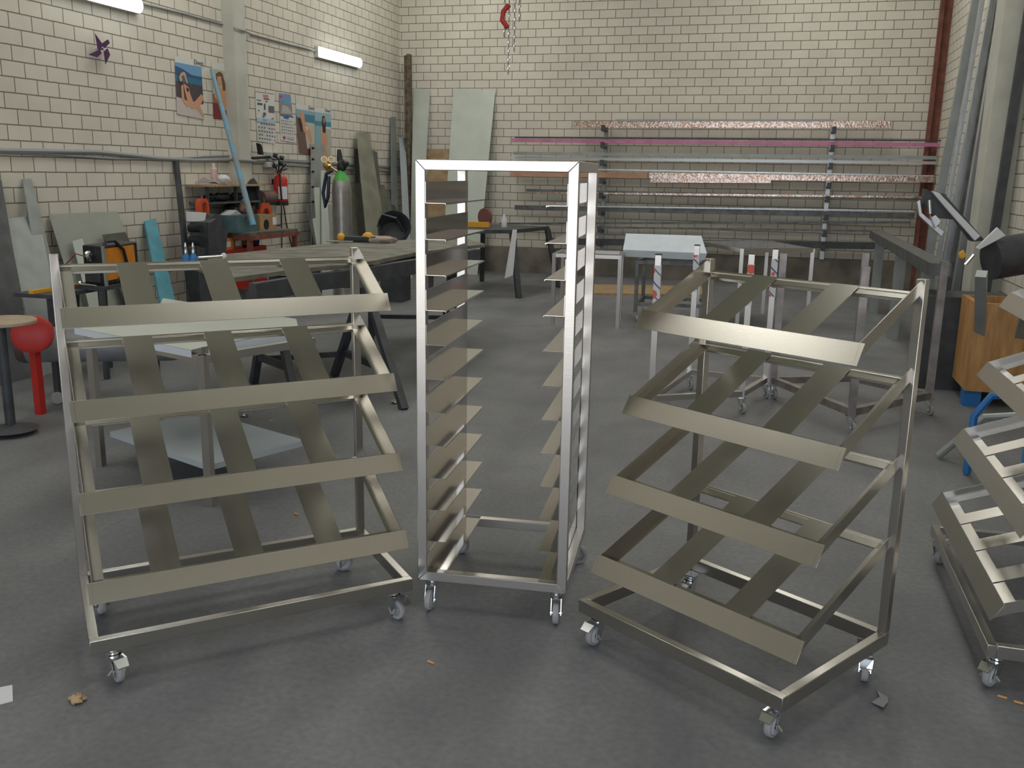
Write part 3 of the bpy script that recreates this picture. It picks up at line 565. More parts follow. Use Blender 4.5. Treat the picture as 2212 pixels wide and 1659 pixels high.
MB().prism([V((XL+0.05, B.y+0.05, 0.30)), V((B.x-0.02, B.y+0.05, 0.30)), V((C.x-0.02, C.y-0.05, 0.30)), V((XL+0.05, C.y-0.05, 0.30))], (0, 0, 0.02)).build('lower_shelf', RUST, r)
r = thing('tool_shelf', 'small dark steel shelf unit with two boards against the bricks, behind the blue pole', 'shelf', V((XL+0.15, 9.8, ZB)))
zs1, zs2 = ax(480, 398, XL+0.1).z, ax(480, 434, XL+0.1).z; ys, ye = ax(424, 400, XL+0.15).y, ax(547, 402, XL+0.15).y
MB().box((XL+0.01, ys, zs1-0.02), (XL+0.33, ye, zs1)).build('shelf_board', WOOD, r); MB().box((XL+0.01, ys+0.05, zs2-0.02), (XL+0.30, ye-0.1, zs2)).build('shelf_board', STEEL, r)
for yy in (ax(433, 430, XL+0.15).y, ax(495, 430, XL+0.15).y, ye-0.05): MB().bar(V((XL+0.24, yy, ZB)), V((XL+0.24, yy, zs1-0.02)), 0.03).build('upright', DARK, r)
P = V((XL+0.18, ax(463, 392, XL+0.18).y, zs1))
sp = one('spray_can', MB().lathe([(0.033, 0), (0.036, 0.01), (0.036, 0.17), (0.02, 0.19), (0.018, 0.20)], P), mat('pinkish_can', (0.62, 0.45, 0.42), 0.35), 'pale spray can standing on the upper tool shelf', 'spray can'); MB().cyl(P+V((0, 0, 0.20)), P+V((0, 0, 0.235)), 0.014).build('spray_cap', PAPER, sp)
one('crumpled_paper', MB().plate([V((XL+0.06, ys+0.1, zs1+0.01)), V((XL+0.30, ys+0.15, zs1+0.03)), V((XL+0.32, P.y-0.1, zs1+0.01)), V((XL+0.22, P.y-0.25, zs1+0.09)), V((XL+0.08, P.y-0.2, zs1+0.03))], 0.002), PAPER, 'crumpled white paper on the upper tool shelf, beside the spray can', 'paper')
one('plastic_bag', MB().blob(P+V((0.02, 0.16, 0.055)), 0.06, 0.09, 0.055, 3), PAPER, 'small white plastic bag on the upper tool shelf, behind the spray can', 'bag')
for k, (px, w) in enumerate(((452, .10), (478, .16), (512, .12))):
    Q = V((XL+0.14, ax(px, 430, XL+0.14).y, zs2)); one('power_tool', MB().blob(Q+V((0, 0, 0.045)), 0.06, w, 0.045, 10+k, 0.3), BLACK, ('black trigger tool at the near end of the middle tool shelf', 'dark lumpy grinder in the middle of the middle tool shelf', 'dark tool beside the blue pole on the middle tool shelf')[k], 'tool', 'tools on the middle shelf')
# things on the bench
def onb(px, py, dz=0.0): p = az(px, py, ZB+dz); p.x = max(p.x, XL+0.06); return p
def lump(name, px, py, rx, ry, rz, material, label, cat, seed, group=None, z=ZB, x=None, rough=0.25):
    p = ax(px, py, x) if x else az(px, py, z); p.z = z+rz*0.92
    return one(name, MB().blob(p, rx, ry, rz, seed, rough), material, label, cat, group)
x0 = XL+0.40
m = MB(); P = ax(415, 500, x0)
gx = ax(427, 500, x0); hb = ax(427, 545, x0).z
r = thing('bench_grinder', 'dark grey grinding machine on its column beside the steel bench', 'grinding machine', V((gx.x, gx.y, 0)))
m = MB(); m.prism([ax(a, b, x0-0.12) for a, b in ((409, 478), (424, 470), (437, 488), (451, 500), (447, 552), (410, 552))], (0.24, 0, 0)); m.box((x0-0.1, gx.y-0.13, 0), (x0+0.08, gx.y+0.16, hb+0.05)); m.build('machine_body', DARK, r, bevel=0.01)
MB().cyl(ax(443, 478, x0-0.06), ax(443, 478, x0-0.06)+V((0.16, -0.02, 0)), 0.085, None, 22).build('wheel_guard', DARK, r)
MB().cyl(ax(409, 493, x0), ax(409, 493, x0)+V((0.14, 0, 0)), 0.04).build('dial', BLACK, r); MB().cyl(ax(411, 520, x0), ax(411, 520, x0)+V((0.14, 0, 0)), 0.05).build('dial', BLACK, r)
m = MB(); m.prism([ax(a, b, x0+0.10) for a, b in ((402, 457), (431, 459), (429, 474), (424, 477), (403, 478))], (0.08, 0, 0))
one('paper_box', m, PAPER, 'white box resting on top of the grinding machine', 'box')
def clamp(px, py, s, label, z0):
    x = XL+0.25; P = ax(px, py, x); r = thing('clamp', label, 'clamp', V((P.x, P.y, z0)), 0, 'orange pipe clamps')
    k = s; m = MB(); pts = [(-k, -k), (-k, k*.4), (-k*.6, k), (k*.6, k), (k, k*.4), (k, -k), (k*.55, -k), (k*.55, k*.2), (k*.3, k*.5), (-k*.3, k*.5), (-k*.55, k*.2), (-k*.55, -k)]
    m.prism([V((x-0.03, P.y+a, P.z+b)) for a, b in pts], (0.06, 0, 0)); m.box((x-0.03, P.y-k*1.05, P.z-k*1.25), (x+0.03, P.y+k*1.05, P.z-k*0.9)); m.build('clamp_frame', mat('orange_red_paint', (0.62, 0.09, 0.025), 0.4), r)
    MB().cyl(V((x, P.y, P.z-k*0.3)), V((x, P.y, P.z+k*1.5)), 0.012).build('clamp_screw', STEEL, r); return r
P = ax(571, 466, XL+0.25); cs = 0.125
clamp(571, 462, 0.13, 'orange pipe clamp standing behind the yellow cardboard box', ZB)
clamp(437, 446, 0.085, 'orange clamp hanging at the end of the middle tool shelf', zs2-0.2)
one('cable_reel', MB().cyl(ax(562, 427, XL+0.05), ax(575, 427, XL+0.05)+V((0.10, 0.02, 0)), 0.09).cyl(ax(566, 427, XL+0.1), ax(583, 427, XL+0.1)+V((0.06, 0, 0)), 0.075), mat('worn_disc_brown', (0.14, 0.085, 0.075), 0.7, vary=0.3), 'stack of worn brown grinding discs hung on the wall above the orange clamp', 'grinding discs')
P = ax(488, 490, XL+0.3)
one('paper_sack', MB().prism([ax(a, b, XL+0.24) for a, b in ((467, 468), (488, 453), (508, 470), (506, 498), (484, 492), (470, 482))], (0.14, 0, 0)), mat('white_sack', (0.50, 0.52, 0.53), 0.8, vary=0.1), 'pointed white sack on the bench behind the teal toolbox', 'sack')
bx = XL+0.42
m = MB(); Q0, Q1 = ax(495, 500, bx), ax(541, 500, bx); m.box((bx-0.15, Q0.y, ZB), (bx+0.1, Q1.y, ZB+0.19))
tb = one('toolbox', m, mat('teal_metal', (0.085, 0.15, 0.165), 0.45, vary=0.2), 'teal metal toolbox at the near corner of the bench', 'toolbox')
for px in (511, 515): MB().cyl(V((bx+0.1, ax(px, 472, bx).y, ZB+0.17)), V((bx+0.115, ax(px, 472, bx).y, ZB+0.17)), 0.012).build('latch', ZINC, tb)
m = MB(); Q0, Q1 = ax(552, 490, bx), ax(588, 490, bx); m.box((bx-0.16, Q0.y, ZB), (bx+0.06, Q1.y, ZB+0.17)); cb = one('cardboard_box', m, mat('ochre_card', (0.42, 0.26, 0.12), 0.7, vary=0.15), 'ochre cardboard box with dark printing on the bench, under the orange clamp', 'box')
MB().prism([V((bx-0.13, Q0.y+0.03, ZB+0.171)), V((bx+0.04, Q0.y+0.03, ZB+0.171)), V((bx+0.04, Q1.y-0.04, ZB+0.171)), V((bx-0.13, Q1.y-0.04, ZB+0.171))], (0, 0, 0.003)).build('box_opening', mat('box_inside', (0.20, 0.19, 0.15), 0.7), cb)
MB().cyl(V((bx+0.06, (Q0.y+Q1.y)/2-0.05, ZB+0.06)), V((bx+0.065, (Q0.y+Q1.y)/2-0.05, ZB+0.06)), 0.06).build('printed_spot', BLACK, cb)
MB().box((bx+0.06, Q1.y-0.09, ZB+0.05), (bx+0.063, Q1.y-0.01, ZB+0.14)).build('box_sticker', PAPER, cb)
P = ax(504, 452, XL+0.16); 
one('black_bag', MB().blob(V((XL+0.20, P.y+0.08, P.z-0.04)), 0.11, 0.30, 0.13, 21, 0.3), BLACK, 'black bag slumped behind the white sack under the tool shelf', 'bag')
one('work_jacket', MB().blob(V((XL+0.13, ax(543, 440, XL+0.13).y, ax(543, 440, XL+0.13).z)), 0.10, 0.16, 0.30, 5, 0.12), mat('black_cloth', (0.03, 0.032, 0.04), 0.85), 'black work jacket hanging at the end of the tool shelf', 'jacket')
one('welding_mask', MB().blob(V((XL+0.30, ax(526, 466, XL+0.3).y, ZB+0.24)), 0.08, 0.09, 0.07, 8, 0.2), mat('brown_leather', (0.16, 0.08, 0.05), 0.6, vary=0.4), 'small brown leather bundle on top of the teal toolbox', 'leather bundle')
P = onb(600, 490); wr = one('spanner', MB().bar(V((bx-0.1, ax(592, 484, bx).y, ZB+0.02)), V((bx-0.05, ax(612, 484, bx).y, ZB+0.02)), 0.03, 0.02), ZINC, 'bright spanner lying on the far end of the bench', 'spanner')
P = ax(457, 498, bx-0.1); one('cable_coil', MB().tube([V((bx-0.1+0.08*math.cos(a), ax(462, 498, bx).y+0.12*math.sin(a), ZB+0.10+0.09*math.sin(a*0.5))) for a in [i*0.5 for i in range(13)]], 0.008), BLACK, 'black looped cable on the bench between grinder and sack', 'cable')
one('scrap_tools', MB().blob(V((bx-0.12, ax(478, 497, bx).y, ZB+0.04)), 0.07, 0.16, 0.05, 31, 0.4), DARK, 'heap of dark hand tools at the near end of the bench', 'tools')
# boxes on the lower shelf
sx = XL+0.30
def lowbox(a, b, z, h, material, label, d=0.22, name='parts_box'):
    y0, y1 = ax(a, 530, sx+d/2).y, ax(b, 530, sx+d/2).y; return one(name, MB().box((sx-d/2, y0, z), (sx+d/2, y1, z+h)), material, label, 'box', 'boxes under the steel bench')
zr = ax(500, 560, sx).z
bxr = ax(490, 550, sx+0.1)
b1 = lowbox(486, 575, 0.32, max(0.12, ax(520, 536, sx+0.11).z-0.32), RED, 'long red metal box on the lower shelf of the bench', 0.26)
zz = ax(520, 536, sx+0.11).z
for a, b, c2, l2 in ((484, 505, ORANGE, 'orange parts box with a white label standing on the red box'), (506, 524, mat('dull_orange', (0.36, 0.12, 0.03), 0.5), 'duller orange parts box beside the labelled one')):
    o = lowbox(a, b, zz, ax(500, 511, sx).z-zz, c2, l2); 
    yy = ax(a+3, 530, sx+0.11).y; ye2 = ax(a+14, 530, sx+0.11).y
    MB().box((sx+0.11, yy, zz+0.03), (sx+0.114, ye2, zz+0.09)).build('label_sticker', PAPER, o)
one('blue_rag', MB().blob(V((sx, ax(545, 520, sx).y, zz+0.10)), 0.09, 0.10, 0.13, 14, 0.2), mat('navy_cloth', (0.03, 0.045, 0.10), 0.9), 'dark navy rag hanging under the bench beside the middle leg', 'rag')
one('wood_block', MB().box((bx-0.05, ax(450, 553, bx).y, 0.32), (bx+0.02, ax(462, 553, bx).y, ax(455, 545, bx).z)), WOOD, 'small orange wood block beside the grinder base', 'wood block')

# blue pole leaning on the wall
P1 = ax(457, 150, XL+0.05); P2 = ax(547, 487, XL+0.62)
one('blue_pole', MB().cyl(P2, P1, 0.036, 0.022, 14), mat('worn_blue_paint', (0.12, 0.30, 0.46), 0.5, vary=0.35, scale=10, col2=(0.26, 0.28, 0.25)), 'worn light blue pole leaning from the bench up against the wall', 'pole')

# ------------------------------------------------------------------ gas cylinder, regulator, black tub
P = ay(738, 420, 10.7); P.z = 0; zs = ay(738, 398, 10.7).z; zt = ay(738, 372, 10.7).z
r = thing('gas_cylinder', 'tall grey gas cylinder with green shoulder behind the workbench', 'gas cylinder', P)
MB().lathe([(0.10, 0), (0.118, 0.02), (0.118, zs-0.08)], P, n=28).build('cylinder_body', mat('grey_cylinder_steel', (0.36, 0.35, 0.33), 0.33, 0.6, vary=0.15), r)
MB().lathe([(0.119, zs-0.085), (0.114, zs-0.02), (0.10, zs+0.045)], P, n=28).build('grey_shoulder', mat('grey_cylinder_steel', (0.36, 0.35, 0.33)), r)
MB().lathe([(0.101, zs+0.045), (0.085, zs+0.085), (0.055, zs+0.13), (0.05, zt+0.02)], P, n=28).build('shoulder', GREEN, r)
MB().lathe([(0.119, 0.50), (0.1195, 0.52), (0.1195, 0.60), (0.119, 0.62)], P, n=28).build('dark_band', DARK, r)
MB().blob(P+V((0.01, 0, zt+0.07)), 0.055, 0.06, 0.085, 2, 0.15).build('valve_cap', BLACK, r)
one('black_nozzle', MB().cyl(P+V((-0.01, 0, zt+0.13)), P+V((-0.02, 0, zt+0.27)), 0.04, 0.022).blob(P+V((0.05, 0, zt+0.10)), 0.05, 0.05, 0.05, 6), BLACK, 'black torch nozzle and cap standing on the gas cylinder', 'torch')
one('torch_hose', MB().tube([P+V((-0.06, -0.10, zt+0.02)), P+V((-0.14, -0.12, zt-0.02)), P+V((-0.19, -0.12, zt-0.25)), P+V((-0.16, -0.13, zt-0.42)), P+V((-0.12, -0.13, zt-0.30)), P+V((-0.10, -0.13, zt-0.05))], 0.022), mat('navy_hose', (0.02, 0.03, 0.06), 0.4), 'dark blue torch hose looped beside the gas cylinder', 'hose')
r = thing('pressure_gauge', 'brass regulator with two round gauges in front of the wall posters', 'pressure gauge', ay(711, 356, 10.9))
for px in (701, 716):
    Q = ay(px, 344, 10.9); MB().cyl(Q, Q+V((0.02, -0.05, 0)), 0.038, None, 22).build('gauge_case', BRASS, r); MB().cyl(Q+V((0.02, -0.05, 0)), Q+V((0.0204, -0.051, 0)), 0.033, None, 22).build('gauge_face', mat('cream_dial', (0.60, 0.50, 0.35), 0.5), r)
Q = ay(709, 356, 10.9)
MB().blob(Q+V((0, -0.02, -0.02)), 0.05, 0.04, 0.05, 4, 0.5).cyl(Q+V((0, -0.02, 0)), Q+V((-0.03, -0.02, 0.06)), 0.012).cyl(Q+V((0, -0.02, 0)), Q+V((0.04, -0.02, 0.06)), 0.012).build('brass_body', BRASS, r)
MB().bar(V((Q.x, Q.y, Q.z-0.01)), V((P.x-0.05, P.y+0.02, zt)), 0.02, 0.02).build('inlet_pipe', BRASS, r)
P = ay(850, 500, 11.2); P.z = 0
r = thing('plastic_tub', 'dark rubber tub tipped on its side behind the workbench', 'tub', P)
zc = ay(850, 497, 11.2).z; R_ = 0.20
MB().lathe([(0.12, 0.14), (0.19, 0.12), (0.215, -0.12), (0.205, -0.14), (0.18, -0.10), (0.15, 0.09)], V((P.x, P.y, zc)), (-0.45, 0.8, -0.5), 26).build('tub_body', mat('dark_rubber', (0.045, 0.052, 0.06), 0.4), r)
MB().tube([V((P.x-0.15, P.y-0.15, zc+0.05)), V((P.x-0.05, P.y-0.22, zc+0.20)), V((P.x+0.12, P.y-0.2, zc+0.16)), V((P.x+0.18, P.y-0.12, zc+0.0))], 0.018).build('handle', BLACK, r)
MB().box((P.x-0.15, P.y-0.1, 0), (P.x+0.15, P.y+0.2, zc-0.16)).build('stand', DARK, r)

# ------------------------------------------------------------------ the big dusty workbench on trestles
ZT = 0.97
r = thing('trestle_table', 'long dusty workbench top lying across dark steel trestles', 'workbench', V((-3.4, 7.3, 0)))
tp = [az(a, b, ZT) for a, b in ((500, 600), (420, 575), (468, 551), (679, 529), (891, 517), (1000, 514), (1048, 527), (900, 545), (770, 570), (655, 579))]
MB().prism(tp, (0, 0, -0.03)).build('table_top', mat('dusty_bench_top', (0.175, 0.165, 0.135), 0.65, vary=0.4, scale=5, bump=0.4), r)
MB().bar(az(655, 581, ZT)+V((0.03, 0.08, -0.10)), az(770, 572, ZT)+V((-0.02, 0.08, -0.10)), 0.06, 0.12).bar(az(770, 572, ZT)+V((-0.05, 0.08, -0.10)), az(1048, 529, ZT)+V((-0.06, -0.05, -0.10)), 0.06, 0.12).bar(az(655, 581, ZT)+V((0.03, 0.08, -0.10)), az(500, 600, ZT)+V((0.1, 0.08, -0.10)), 0.06, 0.12).build('edge_beam', DARK, r)
def trestle(label, ends, beam):
    r = thing('trestle', label, 'trestle', (ends[0][1]+ends[1][2])/2, 0, 'dark trestles under the workbench')
    for ap, f1, f2 in ends:
        for f in (f1, f2):
            MB().bar(f, ap, 0.055, 0.055, (f2-f1)).build('leg', DARK, r)
        a, b = f1.lerp(ap, 0.28), f2.lerp(ap, 0.28); MB().bar(a, b, 0.04, 0.05).build('cross_brace', DARK, r)
    MB().bar(ends[0][0], ends[1][0], 0.08, 0.08).build('top_beam', DARK, r)
    a = ends[0][1].lerp(ends[0][0], 0.25); b = ends[1][1].lerp(ends[1][0], 0.25); MB().bar(a, b, 0.035, 0.04).build('long_brace', DARK, r); return r
def apex(f1, f2, z=0.84): p = (f1+f2)/2; p.z = z; return p
e1 = (az(548, 828), az(640, 868)); e2 = (az(722, 812), az(873, 885))
trestle('dark trestle under the near end of the dusty workbench', [(apex(*e1), *e1), (up(771, 600, apex(*e2)) if False else apex(*e2), *e2)], None)
f1, f2, f3, f4 = az(1014, 629), az(1059, 624), az(925, 660), az(975, 700)
g1 = (V((-3.35, 8.0, 0)), V((-2.72, 7.9, 0))); g2 = (V((-4.0, 8.2, 0)), V((-3.5, 8.3, 0)))
g1 = (V((-3.45, 8.75, 0)), V((-2.78, 8.45, 0))); g2 = (V((-4.1, 7.55, 0)), V((-3.75, 7.3, 0)))
g1 = (V((-3.15, 8.9, 0)), V((-2.75, 8.3, 0))); g2 = (V((-3.85, 8.7, 0)), V((-3.6, 8.1, 0)))
trestle('dark trestle under the far end of the dusty workbench', [(apex(*g1), *g1), (apex(*g2), *g2)], None)
# on the table
P = az(770, 524, ZT)
r = thing('hand_tool', 'yellow and black cordless tool lying on the dusty workbench', 'power tool', P)
MB().bar(P+V((-0.16, -0.03, 0.035)), P+V((0.18, 0.06, 0.035)), 0.06, 0.05).build('tool_body', BLACK, r, bevel=0.01)
MB().blob(P+V((-0.14, -0.04, 0.05)), 0.04, 0.04, 0.04, 1, 0.1).blob(P+V((0.10, 0.05, 0.055)), 0.06, 0.04, 0.045, 2, 0.1).bar(P+V((0.15, 0.05, 0.04)), P+V((0.30, 0.12, 0.05)), 0.03, 0.03).build('yellow_cover', YEL, r)
P = az(822, 524, ZT); one('crumpled_cloth', MB().blob(P+V((0, 0, 0.025)), 0.16, 0.12, 0.04, 12, 0.25), mat('pinkish_grey_cloth', (0.36, 0.30, 0.28), 0.9, vary=0.2), 'crumpled pinkish grey cloth on the far part of the dusty workbench', 'cloth')
P = az(730, 524, ZT); one('steel_rod', MB().cyl(P+V((-0.12, 0, 0.012)), P+V((0.15, 0.02, 0.012)), 0.008), ZINC, 'thin bright rod lying beside the yellow and black tool', 'rod')
P = az(428, 566, ZT); Q = az(484, 562, ZT)
r = thing('torch_rod', 'bright white rod ending in a round knob on the dusty workbench', 'rod', P)
MB().cyl(P+V((0, 0, 0.03)), Q+V((0, 0, 0.03)), 0.012).build('rod', ZINC, r); MB().blob(Q+V((0, 0, 0.03)), 0.022, 0.022, 0.026, 0, 0.0).build('knob', PAPER, r)
for k, px in enumerate((403, 419)):
    P = az(px, 572, ZT); P.z = ZT
    r = thing('oil_can', ('blue oiler with bright nozzle nearer the grinder', 'blue oiler with bright nozzle touching the white rod')[k], 'oiler', P, 0, 'blue oilers on the workbench')
    MB().lathe([(0.03, 0), (0.032, 0.04), (0.02, 0.065), (0.012, 0.08)], P).build('oiler_body', BLUE, r); MB().lathe([(0.010, 0.08), (0.012, 0.10), (0.006, 0.115), (0.011, 0.13), (0.004, 0.16)], P).build('nozzle', ZINC, r)

# ------------------------------------------------------------------ welding machine on its cart
zc = 0.72; C0, A0, B0 = az(226, 618, zc), az(184, 614, zc), az(302, 602, zc); h = up(222, 532, C0).z-zc
r = thing('welding_machine', 'orange and black welding machine on a dark steel cart', 'welding machine', C0)
D0 = A0+B0-C0
MB().prism([A0, C0, B0, D0], (0, 0, h)).build('machine_case', BLACK, r, bevel=0.012)
nrm = (B0-C0).cross(V((0, 0, 1))).normalized(); 
if nrm.x < 0: nrm = -nrm
def sp(u, w): return C0.lerp(B0, u)+V((0, 0, h*w))+nrm*0.001
MB().prism([sp(0.06, .12), sp(0.90, .12), sp(0.88, .93), sp(0.05, .93)], nrm*0.004).build('side_panel', ORANGE, r)
nf = (C0-A0).cross(V((0, 0, 1))).normalized(); nf = nf if nf.dot(V((0, -1, 0))) > 0 else -nf
def fp(u, w): return A0.lerp(C0, u)+V((0, 0, h*w))+nf*0.001
MB().prism([fp(.1, .08), fp(.85, .08), fp(.85, .45), fp(.1, .45)], nf*0.006).build('front_grille', DARK, r)
MB().blob((fp(.45, .75)+nf*0.02), 0.03, 0.03, 0.04, 3, 0.3).build('connector', ZINC, r)
MB().bar(sp(0.02, 0)+nrm*0.01, sp(0.0, 1)+nrm*0.01, 0.02, 0.02).build('corner_strip', GSTEEL, r)
MB().tube([sp(.05, .98), sp(.12, 1.10)+V((0, 0, .0)), sp(.35, 1.10), sp(.52, .85)+nrm*.02, sp(.60, .45)+nrm*.02, sp(.64, .1)+nrm*.02], 0.013).build('strap', BLACK, r)
MB().tube([sp(.28, .05)+nrm*.02, sp(.42, .40)+nrm*.03, sp(.62, .5)+nrm*.03, sp(.80, .25)+nrm*.02, sp(.84, .05)+nrm*.02], 0.004).build('thin_cable', BLACK, r)
MB().tube([fp(.45, .7)+nf*.02, fp(.1, .8)+nf*.08, fp(-.3, .5)+nf*.12, fp(-.5, .1)+nf*.05], 0.006).build('red_lead', RUST, r)
r = thing('welding_cart', 'dark steel cart under the orange welding machine', 'cart', V((C0.x, C0.y, 0)))
e = 0.10; ctr = (A0+B0)/2
q = [ctr+(p-ctr)*1.35 for p in (A0, C0, B0, D0)]
MB().prism(q, (0, 0, -0.03)).build('cart_top', DARK, r)
for p in q:
    b = V((p.x, p.y, 0)); b = b+(b-V((ctr.x, ctr.y, 0)))*0.15; MB().bar(V((b.x, b.y, 0)), V((p.x, p.y, zc-0.03))*0.98+V((ctr.x, ctr.y, zc-0.03))*0.02, 0.035).build('leg', DARK, r)
P = az(160, 628, zc); one('wrench', MB().cyl(q[0].lerp(q[1], .1)+V((0, 0, 0.012)), q[0].lerp(q[1], .8)+V((0, 0, 0.012)), 0.009).blob(q[0].lerp(q[1], .2)+V((0, 0, 0.02)), 0.02, 0.02, 0.02, 1, 0.2), ZINC, 'chrome bar tool lying on the cart edge before the welding machine', 'tool')
one('propped_sheet', MB().plate([az(165, 700, 0), az(320, 690, 0), az(320, 690, 0)+V((-0.12, 0.35, 0.45)), az(165, 700, 0)+V((-0.12, 0.35, 0.45))], 0.004), mat('khaki_sheet', (0.30, 0.29, 0.22), 0.5, 0.2, vary=0.1), 'khaki sheet propped under the welding cart', 'metal sheet')
# side table with the yellow level, lying tank, round stool
zl = ax(110, 630, XL+0.75).z
r = thing('side_table', 'small dark side table against the leaning sheets, next to the welding cart', 'table', V((XL+0.9, 6.0, 0)))
T0, T1 = ax(52, 634, XL+0.80), ax(150, 628, XL+0.80); zl = T0.z
MB().box((XL+0.70, T0.y, zl-0.03), (XL+1.05, T1.y+0.3, zl)).build('table_top', DARK, r)
for y in (ax(100, 650, XL+0.9).y, T1.y+0.2): MB().bar(V((XL+0.95, y, 0)), V((XL+0.95, y, zl-0.03)), 0.06, 0.04).build('leg', DARK, r)
MB().bar(V((XL+0.75, T1.y, 0)), V((XL+0.75, T1.y, zl-0.03)), 0.05, 0.04).build('leg', DARK, r)
lv = one('spirit_level', MB().box((XL+0.84, ax(66, 628, XL+0.86).y, zl), (XL+0.88, ax(125, 628, XL+0.86).y+0.2, zl+0.025)), YEL, 'yellow spirit level lying on the dark side table', 'spirit level')
MB().box((XL+0.838, lv.location.y-0.03, zl+0.0), (XL+0.882, lv.location.y+0.03, zl+0.026)).build('vial_window', BLACK, lv)
P = az(52, 790, 0); c = ay(52, 745, 5.3); R_ = 0.125
r = thing('lying_tank', 'grey tank lying on small wheels beside the round stool', 'tank', V((c.x, c.y, 0)))
dv = V((0.95, 0.42, 0)).normalized(); c = V((c.x, c.y, max(c.z, R_+0.06)))
MB().lathe([(R_*0.55, -0.02), (R_, 0.01), (R_, 1.0), (R_*0.9, 1.06), (R_*0.4, 1.10)], c, dv, 28).build('tank_body', mat('tank_grey', (0.22, 0.23, 0.25), 0.45, vary=0.15), r)
MB().lathe([(R_*0.96, -0.03), (R_*1.02, 0.0), (R_*1.02, 0.03), (R_*0.8, 0.035), (R_*0.5, 0.01), (R_*0.45, -0.03)], c, dv, 28).build('end_flange', mat('brown_flange', (0.10, 0.06, 0.055), 0.6), r)
for s_ in (0.22, 0.86):
    b = c+dv*s_; b = V((b.x, b.y, 0)); wv = V((-dv.y, dv.x, 0))
    for k in (-1, 1): MB().lathe([(0.018, -.012), (0.04, -.012), (0.045, 0), (0.04, .012), (0.018, .012)], b+wv*k*0.09+V((0, 0, 0.045)), wv, 18).build('wheel', TYRE, r)
    MB().bar(b-wv*0.09+V((0, 0, 0.045)), b+wv*0.09+V((0, 0, 0.045)), 0.03, 0.03).bar(b+V((0, 0, 0.045)), b+V((0, 0, c.z-R_*0.9)), 0.04, 0.1).build('wheel_bracket', DARK, r)
P = ay(5, 695, 4.6)
r = thing('round_stool', 'round wooden disc table with red drum under it, cut by the frame edge', 'stool', V((P.x, P.y, 0)))
zt = P.z; rr = (ay(61, 697, 4.6)-P).length
MB().lathe([(rr*0.97, -0.012), (rr, -0.008), (rr, 0.008), (rr*0.97, 0.014)], P, n=40).build('seat_disc', mat('worn_plywood', (0.42, 0.33, 0.24), 0.6, vary=0.25, scale=4), r)
MB().lathe([(0.05, 0), (0.16, 0.03), (0.03, 0.06), (0.03, zt-0.012)], V((P.x-0.02, P.y, 0))).build('pedestal', DARK, r)
c = ay(8, 735, 4.8); one('red_drum', MB().lathe([(0.10, -0.06), (0.125, -0.05), (0.125, 0.05), (0.10, 0.06)], V((c.x, c.y+0.25, c.z)), (0.5, -0.8, 0.1), 28).bar(V((c.x, c.y+0.25, 0)), V((c.x, c.y+0.25, c.z-0.1)), 0.05), RED, 'red round drum standing under the wooden disc table', 'drum')
one('floor_cable', MB().tube([az(36, 768, 0.08), az(33, 780, 0.03), az(22, 797, 0.012), az(8, 808, 0.012), az(-20, 815, 0.012)], 0.008), mat('grey_rope', (0.3, 0.29, 0.26), 0.7), 'grey cable curling down to the floor below the lying tank', 'cable')

# ------------------------------------------------------------------ back wall: leaning sheets, pipe rack and stock
leanb('leaning_sheet', (893, 191), (929, 193), (890, 340), (921, 340), YB-0.55, LGREEN, 'narrow pale green sheet leaning in the back corner', 'metal sheet', 'sheets leaning on the back wall')
leanb('leaning_sheet', (980, 191), (1070, 196), (970, 340), (1056, 340), YB-0.70, LGREEN, 'wide pale green sheet leaning on the back wall', 'metal sheet', 'sheets leaning on the back wall')
leanb('leaning_board', (922, 322), (971, 322), (920, 420), (966, 420), YB-0.40, WOOD, 'brown board leaning between the two pale green sheets', 'board', th=0.015, yt=YB-0.06)
yw = YB-0.05; r = thing('pipe_rack', 'wall rack of two pale uprights with brackets holding long bars', 'rack', (-0.9, YB, 0.5))
LEV = [(272, 276), (308, 315), (346, 353), (384, 395), (416, 424), (452, 463), (489, 498), (518, 528)]
for px in (1312, 1800):
    a, b = ay(px, 268, yw), ay(px, 560, yw); MB().box((a.x-0.03, YB-0.16, 0.42), (a.x+0.03, YB-0.102, a.z)).build('upright', GSTEEL if px < 1500 else ALU, r)
    for l in LEV:
        z = ay(px, l[0 if px < 1500 else 1]+8, YB-0.2).z; MB().box((a.x-0.03, YB-0.42, z-0.035), (a.x+0.03, YB-0.16, z)).box((a.x-0.03, YB-0.45, z-0.035), (a.x+0.03, YB-0.42, z+0.06)).build('bracket', DARK, r)
def stock(x0, y0, x1, y1, w, material, label, off=0.25, name='stock_bar', h=None):
    one(name, MB().bar(ay(x0, y0, YB-off), ay(x1, y1, YB-off), w, h or w), material, label, 'bar', 'long bars on the wall rack')
stock(1240, 269, 1925, 269, 0.10, FOIL, 'film-wrapped brown tube on the topmost rack level')
stock(1330, 260, 1800, 260, 0.03, GSTEEL, 'thin grey strip lying over the topmost wrapped tube', 0.3)
stock(1105, 303, 2034, 313, 0.055, PINK, 'long bar covered in pink film')
stock(1112, 297, 2034, 304, 0.02, DARK, 'thin dark bar just above the pink one', 0.33)
stock(1110, 331, 2024, 341, 0.05, GSTEEL, 'grey flat profile above the white one', 0.3)
stock(1104, 341, 2024, 352, 0.045, mat('white_profile', (0.7, 0.72, 0.72), 0.3, 0.3), 'white shiny profile under the grey flat one', 0.22)
stock(1290, 366, 2018, 380, 0.02, ALU, 'thin bright rail lying on the cardboard wrapped tube', 0.3)
stock(1103, 375, 1400, 379, 0.085, CARD, 'brown cardboard tube end with taped tip')
stock(1402, 379, 2018, 388, 0.085, FOIL, 'film-wrapped continuation of the cardboard tube')
stock(1405, 390, 1665, 391, 0.06, FOIL, 'short shiny film roll hung under the wrapped tube', 0.34)
